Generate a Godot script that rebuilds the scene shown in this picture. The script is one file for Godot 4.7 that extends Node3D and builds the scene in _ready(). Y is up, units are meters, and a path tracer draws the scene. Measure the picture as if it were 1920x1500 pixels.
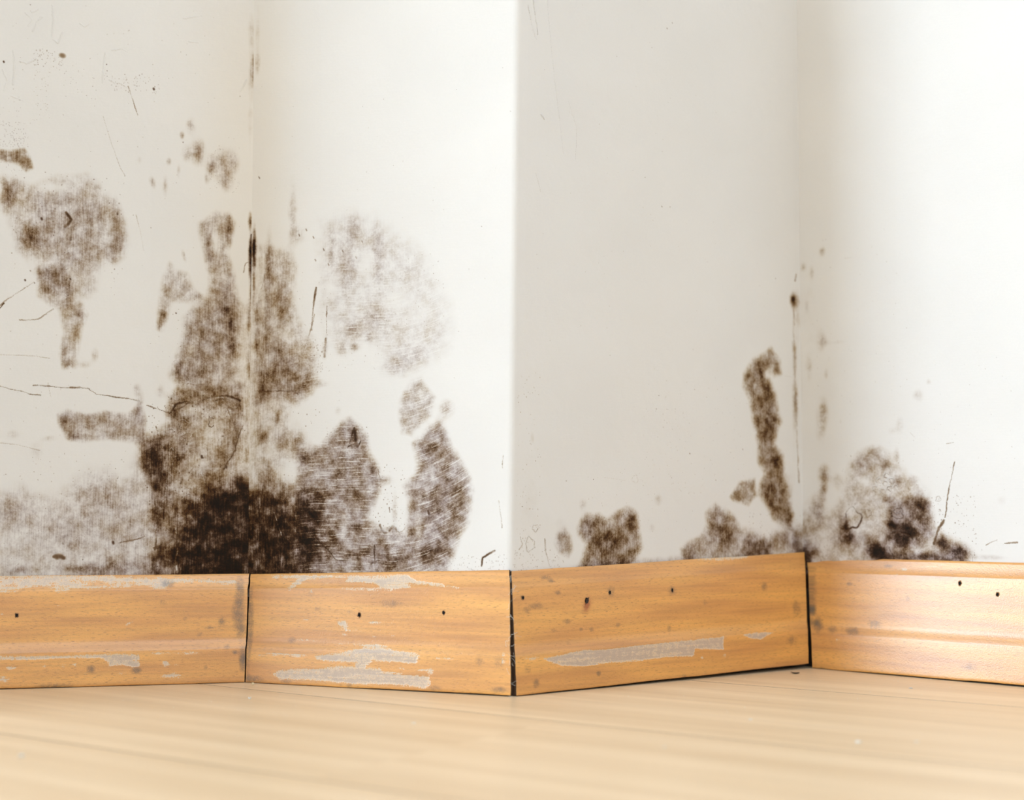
extends Node3D
# A damp room corner: four plastered walls in a zigzag, stained with mould, with worn beech skirting boards on a beech plank floor.
# Plan coordinates are Vector2(x, z) in metres; wall and skirting coordinates (u along, v up) are millimetres.

const CORNER_AB := Vector2(-0.1756, -0.0785)
const CORNER_X := Vector2(-0.0015, -0.0129)
const CORNER_CD := Vector2(0.2084, -0.1578)
const DIR_A := Vector2(0.9756, -0.2196)
const DIR_D := Vector2(0.7628, 0.6466)
const FOOT_D2 := Vector2(0.4157, 0.0355)
const FOOT_A0 := Vector2(-0.3232, -0.0335)
const FOOT_AB := Vector2(-0.1747, -0.0669)
const FOOT_X := Vector2(0.0000, 0.0000)
const FOOT_CD := Vector2(0.2097, -0.1447)
const FOOT_D1 := Vector2(0.3254, -0.0435)

const RES := 3          # wall texture pixels per millimetre
const BRES := 4         # skirting texture pixels per millimetre
const SKIN_Y := 0.055   # where the detailed plaster begins, behind the skirting
const SKIN_H := 440

var plaster_mats := {}

func _ready() -> void:
	# ---- camera
	var cam := Camera3D.new()
	cam.name = "camera"
	cam.fov = 30.5102
	cam.position = Vector3(-0.00065, 0.12509, 0.9)
	cam.rotation_degrees.x = 3.5374
	cam.near = 0.02
	cam.far = 50.0
	var lens := CameraAttributesPhysical.new()
	lens.frustum_focal_length = 100.0
	lens.exposure_aperture = 8.5
	lens.frustum_focus_distance = 0.945
	add_child(cam)
	cam.attributes = lens
	cam.fov = 30.5102
	cam.current = true
	# ---- sky, exposure
	var we := WorldEnvironment.new()
	we.name = "environment"
	var env := Environment.new()
	var sky := Sky.new()
	var psm := ProceduralSkyMaterial.new()
	psm.sky_top_color = Color(0.55, 0.68, 0.85)
	psm.sky_horizon_color = Color(0.85, 0.88, 0.9)
	psm.ground_bottom_color = Color(0.4, 0.38, 0.35)
	psm.ground_horizon_color = Color(0.6, 0.6, 0.58)
	sky.sky_material = psm
	env.background_mode = Environment.BG_SKY
	env.sky = sky
	env.tonemap_mode = Environment.TONE_MAPPER_LINEAR
	env.tonemap_exposure = 1.0
	env.sdfgi_enabled = true
	env.ssao_enabled = true
	env.ssil_enabled = true
	we.environment = env
	add_child(we)
	# ---- light from a low window far left; added fill from an invented window behind
	area_light("daylight_side", Vector3(-2.36, 0.62, 0.90), Vector3(1, 0, 0), Vector2(0.90, 1.18), Color(0.852, 0.930, 1.0), SIDE_ENERGY)
	area_light("fill_back", Vector3(0.66, 1.45, 2.56), Vector3(0, 0, -1), Vector2(2.0, 1.3), Color(0.91, 0.952, 1.0), BACK_ENERGY)  # fill lamp added to brighten the walls turned from the side window
	build_room()
	build_floor()
	build_walls()
	build_skirting()
	build_debris()

const SIDE_ENERGY := 6.0
const BACK_ENERGY := 0.78

func area_light(called: String, at: Vector3, towards: Vector3, size: Vector2, c: Color, energy: float) -> void:
	var l := AreaLight3D.new()
	l.name = called
	l.area_size = size
	l.area_normalize_energy = false
	l.light_color = c
	l.light_energy = energy
	l.area_range = 12.0
	l.area_attenuation = 2.0
	l.shadow_enabled = true
	add_child(l)
	l.look_at_from_position(at, at + towards, Vector3.UP)

# ------------------------------------------------------------------ helpers
func describe(o: Node, label: String, category: String = "", kind: String = "", group: String = "") -> void:
	o.set_meta("label", label)
	if category != "":
		o.set_meta("category", category)
	if kind != "":
		o.set_meta("kind", kind)
	if group != "":
		o.set_meta("group", group)

func holder(called: String) -> Node3D:
	var n := Node3D.new()
	n.name = called
	add_child(n, true)
	return n

func put(mesh: Mesh, called: String, m: Material, parent: Node) -> MeshInstance3D:
	var o := MeshInstance3D.new()
	o.name = called
	o.mesh = mesh
	if m:
		o.material_override = m
	parent.add_child(o, true)
	return o

func flat_mat(c: Color, rough: float) -> StandardMaterial3D:
	var m := StandardMaterial3D.new()
	m.albedo_color = c
	m.roughness = rough
	return m

func v3(p: Vector2, y: float) -> Vector3:
	return Vector3(p.x, y, p.y)

func quad(st: SurfaceTool, a: Vector3, b: Vector3, c: Vector3, d: Vector3) -> void:
	# a b c d counter-clockwise seen from outside; Godot's front faces run clockwise
	for p in [a, c, b, a, d, c]:
		st.add_vertex(p)

func prism(st: SurfaceTool, plan: Array, y0: float, y1: float) -> void:
	# plan runs counter-clockwise seen from above (x right, z towards the viewer)
	var n := plan.size()
	for i in n:
		var p: Vector2 = plan[i]
		var q: Vector2 = plan[(i + 1) % n]
		quad(st, v3(p, y0), v3(q, y0), v3(q, y1), v3(p, y1))
	for i in range(1, n - 1):
		for k in [0, i + 1, i]:
			st.add_vertex(v3(plan[k], y1))
		for k in [0, i, i + 1]:
			st.add_vertex(v3(plan[k], y0))

func begin() -> SurfaceTool:
	var st := SurfaceTool.new()
	st.begin(Mesh.PRIMITIVE_TRIANGLES)
	st.set_smooth_group(-1)
	return st

func finish(st: SurfaceTool) -> ArrayMesh:
	st.generate_normals()
	return st.commit()

func box(st: SurfaceTool, a: Vector3, b: Vector3) -> void:
	prism(st, [Vector2(a.x, b.z), Vector2(b.x, b.z), Vector2(b.x, a.z), Vector2(a.x, a.z)], a.y, b.y)

# ------------------------------------------------------------------ room
var ring_in := []
var ring_out := []

func build_room() -> void:
	var corner_end := Vector2(CORNER_CD.x + DIR_D.x * 2.2, CORNER_CD.y + DIR_D.y * 2.2)
	var a_end := CORNER_AB - DIR_A * 0.285
	ring_in = [Vector2(-2.4, 2.6), Vector2(-2.4, 0.11), Vector2(a_end.x, 0.11), a_end, CORNER_AB, CORNER_X, CORNER_CD, corner_end, Vector2(corner_end.x, 2.6)]
	var n := ring_in.size()
	ring_out = []
	for i in n:
		var p: Vector2 = ring_in[(i + n - 1) % n]
		var q: Vector2 = ring_in[i]
		var r: Vector2 = ring_in[(i + 1) % n]
		var d0 := (q - p).normalized()
		var d1 := (r - q).normalized()
		var n0 := Vector2(d0.y, -d0.x)
		var n1 := Vector2(d1.y, -d1.x)
		# walking left to right along the far side the outside lies behind (-z)
		var s := (n0 + n1) / (1.0 + n0.dot(n1))
		ring_out.append(q + s * 0.1)
	var paint := flat_mat(Color(0.93, 0.92, 0.9), 0.9)
	# ceiling
	var st := begin()
	box(st, Vector3(-2.6, 2.4, -0.5), Vector3(2.2, 2.5, 2.8))
	var c := put(finish(st), "ceiling", paint, self)
	describe(c, "plain white painted ceiling of the room, above the picture", "ceiling", "structure")
	wall_piece("wall_bay", 1, 2, "white wall left of the mouldy corner, out of the picture", paint)
	wall_piece("added_return", 2, 3, "unseen short white return, added to shade the mouldy walls beside it", paint)  # added out of view to cast soft shade on the walls
	wall_piece("wall_far_right", 7, 8, "white wall far to the right, out of the picture", paint)
	# walls with windows
	window_wall("wall_side", 0, 1, 1.24, 2.16, 0.02, 1.22, "white side wall with a low wide window", "window_1", "low white framed window reaching down to the floor in the side wall", paint)
	window_wall("wall_back", 8, 0, 0.20, 2.20, 0.8, 2.1, "white back wall behind the camera, with a window added for fill light", "window_2", "unseen wide white framed window added for fill light in the back wall", paint)  # window invented to carry the fill light

func wall_piece(called: String, i: int, k: int, label: String, m: Material) -> void:
	var st := begin()
	prism(st, [ring_in[i], ring_in[k], ring_out[k], ring_out[i]], -0.02, 2.4)
	describe(put(finish(st), called, m, self), label, "wall", "structure")

func window_wall(called: String, i: int, k: int, s0: float, s1: float, y0: float, y1: float, label: String, win: String, wlabel: String, m: Material) -> void:
	var p: Vector2 = ring_in[i]
	var q: Vector2 = ring_in[k]
	var d := (q - p).normalized()
	var o := (ring_out[i] - p) as Vector2
	o = o - d * o.dot(d)
	var a := p + d * s0
	var b := p + d * s1
	var st := begin()
	prism(st, [p, a, a + o, ring_out[i]], -0.02, 2.4)
	prism(st, [b, q, ring_out[k], b + o], -0.02, 2.4)
	prism(st, [a, b, b + o, a + o], -0.02, y0)
	prism(st, [a, b, b + o, a + o], y1, 2.4)
	describe(put(finish(st), called, m, self), label, "wall", "structure")
	var w := holder(win)
	describe(w, wlabel, "window", "structure")
	var fr := begin()
	var w0 := a + o * 0.75
	var w1 := b + o * 0.75
	var t := o * 0.2
	var bar := 0.05
	for cut in [[0.0, bar], [s1 - s0 - bar, s1 - s0], [(s1 - s0) * 0.5 - 0.03, (s1 - s0) * 0.5 + 0.03]]:
		prism(fr, [w0 + d * cut[0], w0 + d * cut[1], w0 + d * cut[1] + t, w0 + d * cut[0] + t], y0, y1)
	for cut in [[y0, y0 + bar], [y1 - bar, y1]]:
		prism(fr, [w0, w1, w1 + t, w0 + t], cut[0], cut[1])
	put(finish(fr), "window_frame", flat_mat(Color(0.92, 0.92, 0.9), 0.4), w)
	var glass := StandardMaterial3D.new()
	glass.transparency = BaseMaterial3D.TRANSPARENCY_ALPHA
	glass.albedo_color = Color(0.95, 0.98, 1.0, 0.06)
	glass.roughness = 0.02
	for half in 2:
		var g := begin()
		var e0 := w0 + d * (bar if half == 0 else (s1 - s0) * 0.5 + 0.03) + t * 0.4
		var e1 := w0 + d * ((s1 - s0) * 0.5 - 0.03 if half == 0 else s1 - s0 - bar) + t * 0.4
		prism(g, [e0, e1, e1 + t * 0.2, e0 + t * 0.2], y0 + bar, y1 - bar)
		put(finish(g), "pane", glass, w)

# ------------------------------------------------------------------ stained surfaces
class StainedSkin:
	var wm: int
	var hm: int
	var res: int
	var w: int
	var h: int
	var field: PackedFloat32Array      # how much mould or wear, one cell per mm
	var tone: PackedFloat32Array       # 0 grey to 1 brown
	var ink: PackedFloat32Array        # drawn marks, full resolution
	var ink_tone: PackedFloat32Array
	var relief: PackedFloat32Array     # mm
	var dirt_and_shade: PackedFloat32Array       # skirting: dark smudges; walls: painted warm corner shade, per mm
	var rust_at := []
	var sd := 1
	var streak := 0.3
	var scratch := 0.0
	var board := false
	var color_image: Image
	var relief_image: Image

	func _init(wide: int, high: int, r: int, number: int) -> void:
		wm = wide
		hm = high
		res = r
		sd = number
		w = wm * r
		h = hm * r
		field.resize(wm * hm)
		tone.resize(wm * hm)
		dirt_and_shade.resize(wm * hm)
		ink.resize(w * h)
		ink_tone.resize(w * h)
		relief.resize(w * h)

	func lay(i: int, v: float, hue: float) -> void:
		var old := field[i]
		if v < 0.0:
			field[i] = old * (1.0 + v)
			return
		var new := old + v * (1.0 - 0.62 * minf(old, 1.0))
		tone[i] = lerpf(tone[i], hue, v / (v + old + 0.0001))
		field[i] = minf(new, 1.25)

	func poly(d: float, hue: float, soft: float, p: Array) -> void:
		var pts := PackedVector2Array()
		var lo := Vector2(1e9, 1e9)
		var hi := Vector2(-1e9, -1e9)
		for i in range(0, p.size(), 2):
			var q := Vector2(p[i], p[i + 1])
			pts.append(q)
			lo = lo.min(q)
			hi = hi.max(q)
		var n := pts.size()
		for y in range(maxi(0, int(lo.y - soft * 1.5)), mini(hm, int(hi.y + soft * 1.5) + 1)):
			for x in range(maxi(0, int(lo.x - soft * 1.5)), mini(wm, int(hi.x + soft * 1.5) + 1)):
				var c := Vector2(x + 0.5, y + 0.5)
				var best := 1e9
				var inside := false
				for k in n:
					var a := pts[k]
					var b := pts[k - 1]
					var ab := b - a
					var t := clampf((c - a).dot(ab) / maxf(ab.length_squared(), 1e-6), 0.0, 1.0)
					best = minf(best, c.distance_squared_to(a + ab * t))
					if (a.y > c.y) != (b.y > c.y) and c.x < (b.x - a.x) * (c.y - a.y) / (b.y - a.y) + a.x:
						inside = not inside
				var s := sqrt(best) * (1.0 if inside else -1.0)
				var v := smoothstep(-0.6, 0.6, s / (soft * 1.5)) * d
				if v > 0.003:
					lay(y * wm + x, v, hue)

	func blob(d: float, hue: float, u: float, v: float, ru: float, rv: float, rot: float = 0.0) -> void:
		var r := maxf(ru, rv) * 1.9
		var cs := cos(deg_to_rad(rot))
		var sn := sin(deg_to_rad(rot))
		for y in range(maxi(0, int(v - r)), mini(hm, int(v + r) + 1)):
			for x in range(maxi(0, int(u - r)), mini(wm, int(u + r) + 1)):
				var dx := x + 0.5 - u
				var dy := y + 0.5 - v
				var a := (dx * cs + dy * sn) / ru
				var b := (dy * cs - dx * sn) / rv
				var g := exp(-(a * a + b * b) * 1.1) * d
				if absf(g) > 0.004:
					lay(y * wm + x, g, hue)

	func grime_and_shade(c: float, u: float, v: float, ru: float, rv: float) -> void:  # smudges on boards; on walls it paints warm corner shade
		for y in range(maxi(0, int(v - rv * 2)), mini(hm, int(v + rv * 2) + 1)):
			for x in range(maxi(0, int(u - ru * 2)), mini(wm, int(u + ru * 2) + 1)):
				var a := (x + 0.5 - u) / ru
				var b := (y + 0.5 - v) / rv
				dirt_and_shade[y * wm + x] += c * exp(-(a * a + b * b))

	func rust(u: float, v: float) -> void:
		rust_at.append(Vector2(u, v))

	func stamp(u: float, v: float, r: float, c: float, hue: float, bump: float) -> void:
		var px := u * res
		var py := h - v * res
		var pr := maxf(r * res, 0.6)
		for y in range(maxi(0, int(py - pr - 1)), mini(h, int(py + pr) + 2)):
			for x in range(maxi(0, int(px - pr - 1)), mini(w, int(px + pr) + 2)):
				var t := clampf(1.25 - Vector2(x + 0.5 - px, y + 0.5 - py).length() / pr, 0.0, 1.0)
				if t > 0.0:
					t = t * t * (3.0 - 2.0 * t)
					var i := y * w + x
					if absf(c) * t > absf(ink[i]):
						ink[i] = c * t
						ink_tone[i] = hue
					if absf(bump) * t > absf(relief[i]):
						relief[i] = bump * t

	func stroke(c: float, hue: float, width: float, bump: float, jit: float, p: Array) -> void:
		var rng := RandomNumberGenerator.new()
		rng.seed = int(p[0] * 31.0 + p[1] * 17.0) + sd
		var wander := Vector2.ZERO
		var thick := 0.9
		var deep := 0.8
		for k in range(0, p.size() - 3, 2):
			var a := Vector2(p[k], p[k + 1])
			var b := Vector2(p[k + 2], p[k + 3])
			var steps := maxi(1, int(a.distance_to(b) * res * 0.8))
			for s in steps:
				wander = wander * 0.9 + Vector2(rng.randf_range(-1, 1), rng.randf_range(-1, 1)) * jit * 0.26
				thick = clampf(thick + rng.randf_range(-0.22, 0.22) * minf(jit * 2.0, 1.0), 0.3, 1.35)
				deep = clampf(deep + rng.randf_range(-0.2, 0.2), 0.25, 1.0)
				var q := a.lerp(b, float(s) / steps) + wander + Vector2(rng.randf_range(-1, 1), rng.randf_range(-1, 1)) * jit * 0.16
				stamp(q.x, q.y, width * 0.5 * thick, c * deep, hue, bump)

	func ring(c: float, hue: float, width: float, bump: float, jit: float, u: float, v: float, ru: float, rv: float, a0: float, a1: float) -> void:
		var p := []
		for k in 25:
			var a := lerpf(a0, a1, k / 24.0)
			var r := 1.0 + 0.14 * sin(a * 3.0 + u) + 0.1 * sin(a * 5.0 + v)
			p.append(u + cos(a) * ru * r)
			p.append(v + sin(a) * rv * r)
		stroke(c, hue, width, bump, jit * 0.4, p)

	func specks(n: int, c: float, hue: float, u0: float, v0: float, u1: float, v1: float, r0: float, r1: float, number: int) -> void:
		var rng := RandomNumberGenerator.new()
		rng.seed = number * 7919 + sd
		for k in n:
			var r := lerpf(r0, r1, pow(rng.randf(), 2.5))
			var u := rng.randf_range(u0, u1)
			var v := rng.randf_range(v0, v1)
			stamp(u, v, r, c * rng.randf_range(0.4, 1.2), hue, -0.15)
			if rng.randf() < 0.4:
				stamp(u + rng.randf_range(-0.3, 0.3), v + rng.randf_range(-0.5, 0.5), r * 0.7, c * rng.randf_range(0.4, 1.0), hue, -0.1)

	func noise(freq: float, oct: int, ww: int, hh: int, number: int, kind := FastNoiseLite.TYPE_SIMPLEX_SMOOTH) -> PackedByteArray:
		var f := FastNoiseLite.new()
		f.noise_type = kind
		f.seed = sd * 101 + number
		f.frequency = freq
		f.fractal_type = FastNoiseLite.FRACTAL_FBM if oct > 1 else FastNoiseLite.FRACTAL_NONE
		f.fractal_octaves = oct
		var im := f.get_image(ww, hh)
		if ww != w or hh != h:
			im.resize(w, h, Image.INTERPOLATE_CUBIC)
		return im.get_data()

	func spread(a: PackedFloat32Array) -> PackedFloat32Array:
		# from one cell per mm, rows upwards, to texture pixels, rows downwards
		var im := Image.create_from_data(wm, hm, false, Image.FORMAT_RF, a.to_byte_array())
		im.flip_y()
		im.resize(w, h, Image.INTERPOLATE_CUBIC)
		return im.get_data().to_float32_array()

	static func gamma_table() -> PackedByteArray:
		var t := PackedByteArray()
		t.resize(4097)
		for i in 4097:
			var c := i / 4096.0
			t[i] = int(clampf(c * 12.92 if c <= 0.0031308 else 1.055 * pow(c, 1.0 / 2.4) - 0.055, 0.0, 1.0) * 255.0 + 0.5)
		return t

	func bake_wall() -> void:
		var f := spread(field)
		var t := spread(tone)
		var corner_shade := spread(dirt_and_shade)  # warm shade of the corners, painted into the wall colour
		var mid := noise(0.09, 3, w / 2, h / 2, 1)
		var fine := noise(0.16, 3, w, h, 2)
		var grit := noise(0.42, 1, w, h, 3)
		var upright := noise(0.30, 2, w, maxi(h / 14, 4), 4)
		var level := noise(0.30, 2, maxi(w / 16, 4), h, 5)
		var blot := noise(0.10, 2, w / 5, h / 5, 8)
		var broad := noise(0.012, 2, w / 4, h / 4, 6)
		var table := gamma_table()
		var out := PackedByteArray()
		out.resize(w * h * 3)
		var hs := PackedFloat32Array()
		hs.resize(w * h)
		var base := Vector3(0.76, 0.731, 0.70)
		for y in h:
			var high := 1.0 - float(y) / h
			for x in w:
				var i := y * w + x
				var d := f[i]
				var g2 := fine[i] / 127.5 - 1.0
				var br := broad[i] / 127.5 - 1.0
				var c := 0.0
				var hue := t[i]
				var bump := relief[i] + g2 * 0.012 + br * 0.05 + (level[i] / 127.5 - 1.0) * 0.012
				if d > 0.01:
					var n1 := mid[i] / 127.5 - 1.0
					var g3 := grit[i] / 127.5 - 1.0
					var up := upright[i] / 127.5 - 1.0
					var row := y
					if scratch > 0.0:
						# wiping arcs: rising to the right on the right half, falling on the left
						var sx := float(x) / w - 0.55
						row = clampi(y + int((sx * 0.9 if sx > 0.0 else sx * -0.25) * 150.0 * sx * 4.0 + absf(sx) * 40.0), 0, h - 1)
					var lv := level[row * w + x] / 127.5 - 1.0
					var mixup := streak
					var mixlv := 0.0
					if scratch > 0.0:
						var low := clampf((0.62 - high) * 5.0, 0.0, 1.0) * clampf((float(x) / w - 0.12) * 6.0, 0.0, 1.0)
						mixlv = lerpf(0.04, scratch, low)
						mixup = lerpf(streak, 0.06, low)
					var gate := smoothstep(0.10, 0.34, d)
					var bl := blot[i] / 127.5 - 1.0
					var e := d * (1.0 + 0.22 * n1 + 0.32 * bl + mixup * up * 0.3) + gate * (0.07 * n1 + 0.06 * g2 + 0.03 * g3 + 0.14 * mixup * up)
					e = clampf((e - 0.06) * 1.06, 0.0, 1.5)
					c = (2.1 * pow(e, 1.65) + 2.0 * maxf(e - 0.72, 0.0)) * maxf(1.0 + 0.22 * g2 + 0.20 * g3 + mixup * up * 0.6 - mixlv * 3.8 * maxf(lv - 0.10, 0.0), 0.12)
					hue = clampf(hue + bl * 0.5 + n1 * 0.25, 0.0, 1.2)
					bump += minf(e, 1.0) * (g2 * 0.10 + g3 * 0.03 + n1 * 0.06)
				var k := ink[i]
				if k != 0.0:
					if k < 0.0:
						c = maxf(c + k, 0.15)
					else:
						if k > c:
							hue = lerpf(hue, ink_tone[i], k / (k + c))
						c = maxf(c, k) + 0.35 * minf(c, k)
				var o := i * 3
				var ws := corner_shade[i]
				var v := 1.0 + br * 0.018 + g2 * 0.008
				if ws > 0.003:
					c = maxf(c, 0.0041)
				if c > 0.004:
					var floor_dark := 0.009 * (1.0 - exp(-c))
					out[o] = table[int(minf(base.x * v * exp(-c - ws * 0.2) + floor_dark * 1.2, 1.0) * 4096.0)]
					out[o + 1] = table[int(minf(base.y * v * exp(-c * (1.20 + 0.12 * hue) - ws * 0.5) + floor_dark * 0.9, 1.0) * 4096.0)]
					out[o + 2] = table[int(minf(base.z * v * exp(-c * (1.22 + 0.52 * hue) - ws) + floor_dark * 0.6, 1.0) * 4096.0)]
				else:
					out[o] = table[int(base.x * v * 4096.0)]
					out[o + 1] = table[int(base.y * v * 4096.0)]
					out[o + 2] = table[int(base.z * v * 4096.0)]
				hs[i] = bump
		color_image = Image.create_from_data(w, h, false, Image.FORMAT_RGB8, out)
		relief_image = Image.create_from_data(w, h, false, Image.FORMAT_RF, hs.to_byte_array())

	func bake_board() -> void:
		board = true
		var f := spread(field)
		var t := spread(tone)
		var g := spread(dirt_and_shade)
		var mid := noise(0.10, 3, w / 2, h / 2, 1)
		var fine := noise(0.20, 3, w, h, 2)
		var grit := noise(0.6, 1, w, h, 3)
		var grain := noise(0.10, 3, maxi(w / 26, 4), h, 4)
		var band := noise(0.018, 2, maxi(w / 10, 4), h, 5)
		var ticks := noise(0.40, 1, maxi(w / 7, 4), h, 6)
		var table := gamma_table()
		var out := PackedByteArray()
		out.resize(w * h * 3)
		var hs := PackedFloat32Array()
		hs.resize(w * h)
		for y in h:
			for x in w:
				var i := y * w + x
				var n1 := mid[i] / 127.5 - 1.0
				var g2 := fine[i] / 127.5 - 1.0
				var g3 := grit[i] / 127.5 - 1.0
				var gr := grain[i] / 127.5 - 1.0
				var bd := band[i] / 127.5 - 1.0
				var tk := maxf(0.0, ticks[i] / 127.5 - 1.0 - 0.42) * 2.4
				var m := 1.0 + bd * 0.16 + gr * 0.11 + g3 * 0.04
				var col := Vector3(0.72, 0.342, 0.088) * m
				col = col.lerp(Vector3(0.26, 0.10, 0.03), minf(tk * (0.46 + 0.25 * bd), 0.6))
				col.y *= 1.0 + bd * 0.06
				var bump := g2 * 0.03 + g3 * 0.03 - tk * 0.03
				var d := f[i]
				if d > 0.02:
					var s := minf(d * 2.5, 1.0)
					var e := d + s * (0.20 * n1 + 0.27 * g2 + 0.14 * g3 + 0.24 * gr)
					if e > 0.36:
						var rim := clampf((e - 0.36) * 9.0, 0.0, 1.0)
						var inner := clampf((e - 0.60) * 6.0, 0.0, 1.0)
						var bare := Vector3(0.58, 0.44, 0.33).lerp(Vector3(0.50, 0.37, 0.285), t[i]) * (1.0 + g3 * 0.12 + g2 * 0.07)
						var pale := Vector3(0.72, 0.58, 0.42)
						col = col.lerp(pale, rim * 0.85).lerp(bare, inner)
						bump -= 0.12 * rim + 0.05 * inner
				var q := g[i]
				if q > 0.03:
					var e2 := clampf((q + minf(q * 2.0, 1.0) * (0.2 * n1 + 0.25 * g2 + 0.1 * g3) - 0.12) * 1.3, 0.0, 1.6)
					col *= exp(-e2 * 1.15)
					col = col.lerp(Vector3(0.16, 0.15, 0.13), minf(e2 * 0.35, 0.45))
				for r in rust_at:
					var a: Vector2 = Vector2((x + 0.5) / res, hm - (y + 0.5) / res) - r
					var s2 := exp(-((a.x + a.y * -0.25) * (a.x + a.y * -0.25) / 6.0 + (a.y + 0.8) * (a.y + 0.8) / 14.0))
					if s2 > 0.02:
						col = col.lerp(Vector3(0.36, 0.09, 0.012), clampf(s2 * 1.25 + s2 * g2 * 0.6, 0.0, 0.92))
				# fine mildew pepper
				if g2 * 0.6 + g3 * 0.6 > 0.78 and n1 > -0.15:
					col *= 0.66
				var o := i * 3
				out[o] = table[int(clampf(col.x, 0.0, 1.0) * 4096.0)]
				out[o + 1] = table[int(clampf(col.y, 0.0, 1.0) * 4096.0)]
				out[o + 2] = table[int(clampf(col.z, 0.0, 1.0) * 4096.0)]
				hs[i] = bump
		color_image = Image.create_from_data(w, h, false, Image.FORMAT_RGB8, out)
		relief_image = Image.create_from_data(w, h, false, Image.FORMAT_RF, hs.to_byte_array())

	func material(rough: float) -> StandardMaterial3D:
		var m := StandardMaterial3D.new()
		m.albedo_texture = ImageTexture.create_from_image(color_image)
		m.texture_repeat = false
		m.roughness = rough
		if not board:
			m.metallic_specular = 0.2
		m.heightmap_enabled = true
		m.heightmap_texture = ImageTexture.create_from_image(relief_image)
		m.heightmap_scale = 0.1
		return m

# Cells of a grid grouped into connected stained patches: [plain cells, patch, patch, ...]
func patches(s: StainedSkin, nu: int, nv: int, cell_u: float, row_v: PackedFloat32Array, limit: float, least: int) -> Array:
	var mark := PackedInt32Array()
	mark.resize(nu * nv)
	for j in nv:
		var v := clampi(int((row_v[j] + row_v[j + 1]) * 0.5), 0, s.hm - 1)
		for i in nu:
			var u := clampi(int((i + 0.5) * cell_u), 0, s.wm - 1)
			mark[j * nu + i] = 1 if s.field[v * s.wm + u] > limit else 0
	var plain := PackedInt32Array()
	var found := []
	for k in nu * nv:
		if mark[k] == 0:
			plain.append(k)
		elif mark[k] == 1:
			var group := PackedInt32Array([k])
			mark[k] = 2
			var at := 0
			while at < group.size():
				var c := group[at]
				at += 1
				var cx := c % nu
				for e in [c - nu, c + nu, c - 1 if cx > 0 else -1, c + 1 if cx < nu - 1 else -1]:
					if e >= 0 and e < nu * nv and mark[e] == 1:
						mark[e] = 2
						group.append(e)
			if group.size() < least:
				plain.append_array(group)
			else:
				found.append(group)
	return [plain] + found

func grid_mesh(verts: PackedVector3Array, norms: PackedVector3Array, uvs: PackedVector2Array, cells: PackedInt32Array, nu: int) -> ArrayMesh:
	var map := PackedInt32Array()
	map.resize(verts.size())
	map.fill(-1)
	var vs := PackedVector3Array()
	var ns := PackedVector3Array()
	var us := PackedVector2Array()
	var idx := PackedInt32Array()
	for c in cells:
		var a := (c / nu) * (nu + 1) + c % nu
		for k in [a, a + nu + 2, a + 1, a, a + nu + 1, a + nu + 2]:
			if map[k] < 0:
				map[k] = vs.size()
				vs.append(verts[k])
				ns.append(norms[k])
				us.append(uvs[k])
			idx.append(map[k])
	var arr := []
	arr.resize(Mesh.ARRAY_MAX)
	arr[Mesh.ARRAY_VERTEX] = vs
	arr[Mesh.ARRAY_NORMAL] = ns
	arr[Mesh.ARRAY_TEX_UV] = us
	arr[Mesh.ARRAY_INDEX] = idx
	var m := ArrayMesh.new()
	m.add_surface_from_arrays(Mesh.PRIMITIVE_TRIANGLES, arr)
	return m

# ------------------------------------------------------------------ the four mouldy walls
func build_walls() -> void:
	var skins := [StainedSkin.new(190, SKIN_H, RES, 1), StainedSkin.new(roundi(CORNER_AB.distance_to(CORNER_X) * 1000), SKIN_H, RES, 2), StainedSkin.new(roundi(CORNER_X.distance_to(CORNER_CD) * 1000), SKIN_H, RES, 3), StainedSkin.new(210, SKIN_H, RES, 4)]
	skins[1].scratch = 0.34
	skins[1].streak = 0.3
	skins[2].streak = 0.22
	skins[3].streak = 0.12
	var job := WorkerThreadPool.add_group_task(func(i: int) -> void:
		match i:
			0: stains_left(skins[0])
			1: stains_center_left(skins[1])
			2: stains_center_right(skins[2])
			3: stains_right(skins[3])
		skins[i].bake_wall(), 4, 4)
	WorkerThreadPool.wait_for_group_task_completion(job)
	var from := [CORNER_AB - DIR_A * 0.19, CORNER_AB, CORNER_X, CORNER_CD]
	var to := [CORNER_AB, CORNER_X, CORNER_CD, CORNER_CD + DIR_D * 0.21]
	var names := ["wall_left", "wall_center_left", "wall_center_right", "wall_right"]
	var labels := ["dirty off-white plaster wall at the left with cracks, holes and patches of brown mould", "bright white wall of the projecting corner, its foot blotched with scraped purple-brown mould", "cream painted wall right of the projecting edge, mostly clean with brown mould streaks low down", "white wall at the far right with ringed grey mould just above the glossy skirting"]
	var paint := flat_mat(Color(Color(0.76, 0.731, 0.70).linear_to_srgb()), 0.85)
	var joint_shade := flat_mat(Color(0.2, 0.17, 0.14), 0.95)  # dark colour stands in for shade behind the boards
	for i in 4:
		var root := holder(names[i])
		describe(root, labels[i], "wall", "structure")
		# body: dark foot painting the shade in the board joints, plain paint above
		var st := begin()
		var core_a: Vector2 = ring_in[3 + i].lerp(ring_out[3 + i], 0.06 if i == 2 else 0.0)
		var core_b: Vector2 = ring_in[4 + i].lerp(ring_out[4 + i], 0.06 if i == 1 else 0.0)
		prism(st, [core_a, core_b, ring_out[4 + i], ring_out[3 + i]], -0.02, SKIN_Y + 0.002)
		put(finish(st), "wall_foot", joint_shade, root)
		st = begin()
		prism(st, [core_a, core_b, ring_out[4 + i], ring_out[3 + i]], SKIN_Y + 0.002, 2.4)
		put(finish(st), "wall_core", paint, root)
		wall_skin(root, skins[i], from[i], to[i], i)

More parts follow.
